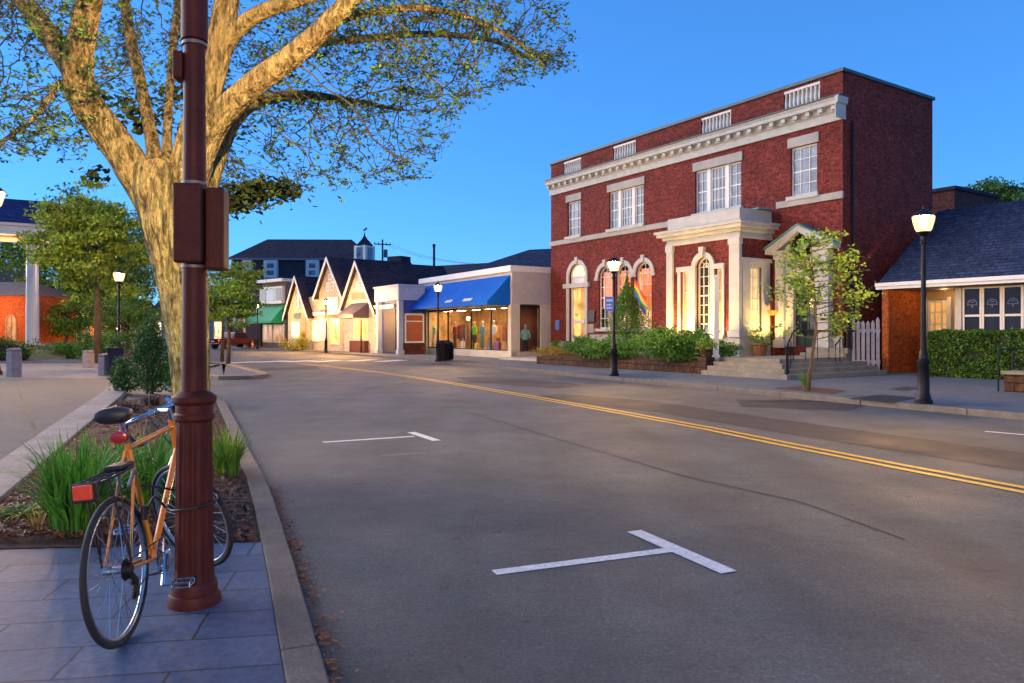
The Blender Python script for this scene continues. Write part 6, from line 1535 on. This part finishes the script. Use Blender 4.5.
# ---------------------------------------------------------------- the big street tree
def bark_material():
    m, nt, p = nodes('ridged_bark'); c = coords(nt)
    mp = nt.nodes.new('ShaderNodeMapping'); mp.inputs['Scale'].default_value = (1, 1, .22); L(nt, c, mp.inputs[0])
    n1 = noise(nt, mp.outputs[0], 17, 8, .68); n2 = noise(nt, mp.outputs[0], 48, 4, .6)
    r1 = ramp(nt, n1, [(.33, .10), (.42, .42), (.50, .95), (.75, 1.35)]); rr = mix(nt, 1.0, r1, ramp(nt, n2, [(.3, .45), (.65, 1.2)]), 'MULTIPLY')
    base = ramp(nt, noise(nt, c, 2.6, 6, .65), [(.25, (.17, .105, .055)), (.5, (.30, .21, .105)), (.75, (.40, .30, .16))])
    moss = ramp(nt, noise(nt, c, 13, 6, .8), [(.44, 0), (.56, 1)])
    zz = nt.nodes.new('ShaderNodeSeparateXYZ'); L(nt, c, zz.inputs[0])
    mr = nt.nodes.new('ShaderNodeMapRange'); mr.inputs[1].default_value = 1.0; mr.inputs[2].default_value = 4.2; mr.inputs[3].default_value = .85; mr.inputs[4].default_value = .15; L(nt, zz.outputs[2], mr.inputs[0])
    ml = nt.nodes.new('ShaderNodeMath'); ml.operation = 'MULTIPLY'; L(nt, moss, ml.inputs[0]); L(nt, mr.outputs[0], ml.inputs[1])
    col = mix(nt, ml.outputs[0], base, (.36, .42, .20)); col = mix(nt, 1.0, col, rr, 'MULTIPLY')
    L(nt, col, p.inputs['Base Color']); p.inputs['Roughness'].default_value = .9; p.inputs['Specular IOR Level'].default_value = .2
    h = mix(nt, .3, rr, noise(nt, c, 40, 3, .7)); bump(nt, p, h, 1.0, .06)
    return m
TB = bark_material(); TWIG = M('twig_bark', (.038, .026, .02), .9, .25, 5)
TD = 7.9; tb = G(195, 470, .1); tb = (AT(194, TD)[0], TD)
tree = empty('honey_locust', (*tb, .1), 0, 'big spreading street tree with forked mossy trunk and fine leaves behind the maroon lamp post', 'tree')
tree.name = 'street_tree'
O3 = Vector((*tb, .1))
def Lq(px, py, d): return A3(px, py, d) - O3
limbs = []   # (points (px,py,depth), widths in px)
limbs.append(([(196, 480, 7.9), (194, 430, 7.9), (191, 380, 7.9), (187, 320, 7.9), (181, 270, 7.9), (173, 225, 7.9), (166, 190, 7.9), (162, 165, 7.9)], [48, 37, 35, 42, 50, 58, 64, 54]))
limbs.append(([(168, 250, 7.9), (134, 172, 7.85), (106, 130, 7.75), (84, 98, 7.65), (78, 64, 7.5), (85, 22, 7.35), (94, -30, 7.2), (96, -110, 7.0), (80, -200, 6.9), (70, -290, 6.7)], [20, 46, 42, 40, 37, 32, 29, 25, 18, 8]))
limbs.append(([(82, 85, 7.6), (66, 60, 7.7), (42, 26, 7.9), (15, -8, 8.1), (-30, -50, 8.4), (-90, -100, 8.6), (-160, -130, 8.8)], [30, 29, 27, 25, 22, 15, 7]))
limbs.append(([(178, 200, 7.9), (190, 150, 7.95), (203, 105, 8.0), (216, 60, 8.05), (225, 15, 8.1), (232, -40, 8.2), (238, -120, 8.3), (250, -210, 8.4), (255, -300, 8.5)], [46, 42, 38, 35, 32, 28, 23, 16, 7]))
limbs.append(([(215, 62, 8.05), (235, 32, 8.0), (262, 12, 7.9), (300, 0, 7.8), (345, -18, 7.6), (400, -45, 7.4), (470, -60, 7.2)], [24, 22, 20, 17, 14, 10, 5]))
limbs.append(([(190, 190, 7.9), (202, 150, 7.85), (220, 118, 7.75), (250, 88, 7.6), (288, 60, 7.45), (318, 34, 7.3), (345, 6, 7.2), (375, -25, 7.1), (420, -70, 7.0), (480, -110, 7.0), (540, -130, 7.0)], [40, 38, 35, 32, 30, 27, 24, 21, 16, 11, 5]))
limbs.append(([(158, 190, 8.0), (152, 140, 8.3), (142, 90, 8.6), (132, 45, 8.9), (124, 0, 9.2), (115, -60, 9.6), (105, -130, 10.0), (95, -200, 10.4)], [40, 30, 26, 24, 22, 19, 14, 6]))
limbs.append(([(166, 180, 8.0), (168, 120, 8.5), (172, 60, 9.0), (178, 0, 9.5), (186, -70, 10.0), (195, -140, 10.4)], [26, 19, 17, 15, 11, 5]))
limbs.append(([(200, 200, 8.0), (214, 160, 8.3), (228, 130, 8.6), (246, 108, 8.9), (272, 98, 9.2), (305, 95, 9.5), (338, 99, 9.8), (370, 104, 10.1), (400, 110, 10.4)], [40, 30, 24, 19, 15, 12, 9, 6, 4]))
limbs.append(([(228, 128, 8.6), (262, 70, 9.2), (310, 45, 9.8), (370, 38, 10.2), (430, 34, 10.6), (490, 40, 10.8), (530, 58, 10.8)], [16, 14, 12, 10, 8, 6, 4]))
limbs.append(([(330, 22, 7.25), (372, 12, 7.6), (420, 8, 7.9), (470, 18, 8.2), (515, 40, 8.4), (545, 66, 8.5)], [12, 11, 9, 7, 5, 3]))
limbs.append(([(60, 82, 7.7), (40, 110, 7.4), (20, 130, 7.2), (-10, 150, 7.0)], [9, 7, 5, 3]))
TP_, TR_, TPar = [], [], []
def add_node(p, r, par): TP_.append(p); TR_.append(r); TPar.append(par); return len(TP_)-1
def barkjit(p, a, i):
    v = 1 + .07*mnoise.noise(Vector((math.cos(a)*2.2, math.sin(a)*2.2, p.z*1.1)))
    q = abs(mnoise.noise(Vector((math.cos(a)*5.5, math.sin(a)*5.5, p.z*1.3+9))))
    return v - .12*max(0, 1-q*6.5) + .03*mnoise.noise(Vector((math.cos(a)*10, math.sin(a)*10, p.z*5)))
big_, thin_ = MB(), MB()
for k, (pp, ww) in enumerate(limbs):
    P_ = [Lq(*q) for q in pp]
    wk = 1.0 if k == 0 else (.45 if k in (6, 7) else .76)
    rad = [w_/2/F*q[2]*wk for w_, q in zip(ww, pp)]
    sp = smooth_line([(p.x, p.y, p.z) for p in P_], 8) if False else None
    pts, rs_ = [], []
    for i in range(len(P_)-1):
        p0, p1, p2, p3 = P_[max(i-1, 0)], P_[i], P_[i+1], P_[min(i+2, len(P_)-1)]
        for j in range(12):
            t = j/12; pts.append(.5*((2*p1)+(p2-p0)*t+(2*p0-5*p1+4*p2-p3)*t*t+(3*p1-p0-3*p2+p3)*t**3)); rs_.append(rad[i]+(rad[i+1]-rad[i])*t)
    pts.append(P_[-1]); rs_.append(rad[-1])
    big_.tube(pts, rs_, 64 if k < 6 else 22, jit=barkjit)
    prev = -1
    for p, r in zip(pts, rs_): prev = add_node(p, r, prev)
big_.build('trunk', TB, tree, smooth=True)
# fine branches grow towards points scattered through the crown volume
rs = np.random.RandomState(21)
def inside(px, py, poly):
    c = False; j = len(poly)-1
    for i in range(len(poly)):
        xi, yi = poly[i]; xj, yj = poly[j]
        if (yi > py) != (yj > py) and px < (xj-xi)*(py-yi)/(yj-yi)+xi: c = not c
        j = i
    return c
regions = [  # outline of the crown's underside as seen along the street, depth range, count
    ([(-60, -60), (110, -60), (110, 60), (96, 150), (60, 172), (20, 168), (-60, 175)], 6.6, 9.5, 520),
    ([(100, -60), (330, -60), (330, 60), (300, 100), (240, 110), (180, 130), (130, 110)], 8.2, 11.5, 420),
    ([(250, 20), (360, 10), (440, 60), (450, 130), (430, 175), (395, 192), (330, 196), (290, 200), (262, 150)], 8.0, 11.0, 560),
    ([(330, -60), (560, -60), (578, 70), (540, 88), (490, 96), (450, 125), (400, 110), (350, 60)], 7.0, 11.0, 640),
    ([(218, 160), (275, 178), (300, 200), (262, 214), (222, 210)], 8.4, 9.4, 60),
    ([(-200, -320), (560, -320), (600, -60), (-200, -60)], 6.4, 11.5, 620)]
att = []
for poly, d0, d1, n in regions:
    xs_ = [p[0] for p in poly]; ys_ = [p[1] for p in poly]; c = 0
    while c < n:
        px, py = rs.uniform(min(xs_), max(xs_)), rs.uniform(min(ys_), max(ys_))
        if not inside(px, py, poly): continue
        d = rs.uniform(d0, d1)
        # foliage lies in flattened tiers
        q = Lq(px, py, d); 
        if mnoise.noise(Vector((q.x*.8, q.y*.8, q.z*1.6))) < -.12 and rs.rand() < .8: continue
        att.append(q); c += 1
att = np.array([tuple(a) for a in att]); alive = np.ones(len(att), bool)
NP = np.array([tuple(p) for p in TP_]); near = np.full(len(att), 1e9); nid = np.zeros(len(att), int)
for i0 in range(0, len(NP)):
    d = np.linalg.norm(att-NP[i0], axis=1)
    if TR_[i0] > .17: d = d + 1.5
    s_ = d < near; near[s_] = d[s_]; nid[s_] = i0
STEP = .13
for it in range(90):
    idx = np.where(alive & (near < 3.4))[0]
    if len(idx) == 0: break
    acc = {}
    for a in idx: acc.setdefault(nid[a], []).append(a)
    new = []
    for n_, al in acc.items():
        if len(TP_) > 9000: break
        p = np.array(TP_[n_]); dv = att[al]-p; dv /= np.linalg.norm(dv, axis=1)[:, None]+1e-9; v = dv.sum(0)
        v = v/(np.linalg.norm(v)+1e-9) + rs.normal(0, .34, 3)*np.array([1, 1, .35]); v[2] *= .62; v /= np.linalg.norm(v)+1e-9
        new.append(add_node(Vector(p+v*STEP), 0.0, n_))
    for i0 in new:
        d = np.linalg.norm(att-np.array(TP_[i0]), axis=1); s_ = d < near; near[s_] = d[s_]; nid[s_] = i0
    alive &= near > .17
nl = sum(1 for r in TR_ if r > 0)
child = [0]*len(TP_); area = [0.0]*len(TP_)
for i in range(len(TP_)-1, -1, -1):
    if TR_[i] > 0 and i < nl: continue
    if area[i] == 0: area[i] = .0042**2.3
    pr = TPar[i]; area[pr] += area[i]
    child[pr] += 1
rad_ = [TR_[i] if i < nl else min(area[i]**(1/2.3), .03) for i in range(len(TP_))]
leafpts = []
for i in range(nl, len(TP_)):
    p0, p1 = TP_[TPar[i]], TP_[i]; r0 = min(rad_[TPar[i]], rad_[i]*1.6); n_ = 5 if rad_[i] > .008 else 4
    thin_.tube([p0, p1], [r0, rad_[i]], n_, cap=False)
    if rad_[i] < .0068:
        k = 5 if child[i] == 0 else 2
        for _ in range(k):
            # short side twig with leaves
            dv = Vector((rs.normal(), rs.normal(), rs.normal()*.35)).normalized()*rs.uniform(.06, .2); e = p1+dv
            if rs.rand() < .55: thin_.tube([p1, e], [.0028, .0014], 3, cap=False)
            for t in (.4, .65, .85, 1.0, 1.1):
                if rs.rand() < .58: q = p1.lerp(e, t); leafpts.append((q.x+rs.normal()*.012, q.y+rs.normal()*.012, q.z+rs.normal()*.01))
thin_.build('branches', TWIG, tree)
TL = leafmat('locust_leaf', (.055, .11, .02), (.022, .045, .012), trans=.35)

# darker leafy sprays low behind the fork
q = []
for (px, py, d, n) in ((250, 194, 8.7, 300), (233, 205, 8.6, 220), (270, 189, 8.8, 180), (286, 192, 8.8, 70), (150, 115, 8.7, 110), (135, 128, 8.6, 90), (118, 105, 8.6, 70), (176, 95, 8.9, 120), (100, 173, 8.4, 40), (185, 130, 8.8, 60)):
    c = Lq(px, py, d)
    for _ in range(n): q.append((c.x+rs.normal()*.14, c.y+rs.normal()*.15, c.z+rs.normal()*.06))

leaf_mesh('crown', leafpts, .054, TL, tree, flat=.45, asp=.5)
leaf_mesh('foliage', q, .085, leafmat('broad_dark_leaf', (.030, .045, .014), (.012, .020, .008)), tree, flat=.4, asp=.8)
# ---------------------------------------------------------------- lights that wash the bank's bay
def light(name, loc, P, col, size=.12, kind='POINT', target=None, angle=100):
    l = bpy.data.lights.new(name, kind); l.energy = P; l.color = col
    if kind == 'SPOT': l.spot_size = R(angle); l.spot_blend = .7; l.shadow_soft_size = size
    else: l.shadow_soft_size = size
    o = bpy.data.objects.new(name, l); COL.objects.link(o); o.location = loc
    if target is not None: o.rotation_euler = (Vector(target)-Vector(loc)).to_track_quat('-Z', 'Y').to_euler()
    return o
WARM = (1.0, .64, .17)
def bw(x, y, z): return Vector((*BK.world(x, y), z+PZ))
for x in (bx0+.4, (sl0+wx0)/2, (wx1+sr1)/2): light('wall_wash', bw(x, by-.75, 1.0), 190, WARM, .1, 'SPOT', bw(x+.1, by, 3.0), 110)
light('wall_wash', bw(bx0-.55, by*.5, 1.3), 170, (1, .5, .14), .1, 'SPOT', bw(bx0-1.2, 0, 2.6), 120)
light('wall_wash', bw(bx1+.9, by*.4, 1.0), 170, WARM, .1, 'SPOT', bw(bx1, by*.45, 3.0), 110)
light('warm_fill', (*CT.world(x0+1.6, y1*.55), ze-.15+PZ), 90, (1, .62, .25), .1)
for px, y_ in ((296, -2.0), (331, -2.2), (360, -1.9)): light('warm_fill', (*GF.world(GF.x(px, y_), y_), 2.6), 380, (1, .50, .15), .15)  # bare points added to turn the gable fronts golden, no fixtures
light('warm_fill', (*PF.world(-2.5, 2.2), 5.6), 260, (1, .62, .28), .15)  # bare point added inside to warm the portico beams
light('warm_fill', (*KF.world(-2.2, -2.2), 3.2), 160, (1, .55, .22), .15)  # bare point added in front to brighten the kiosk brick
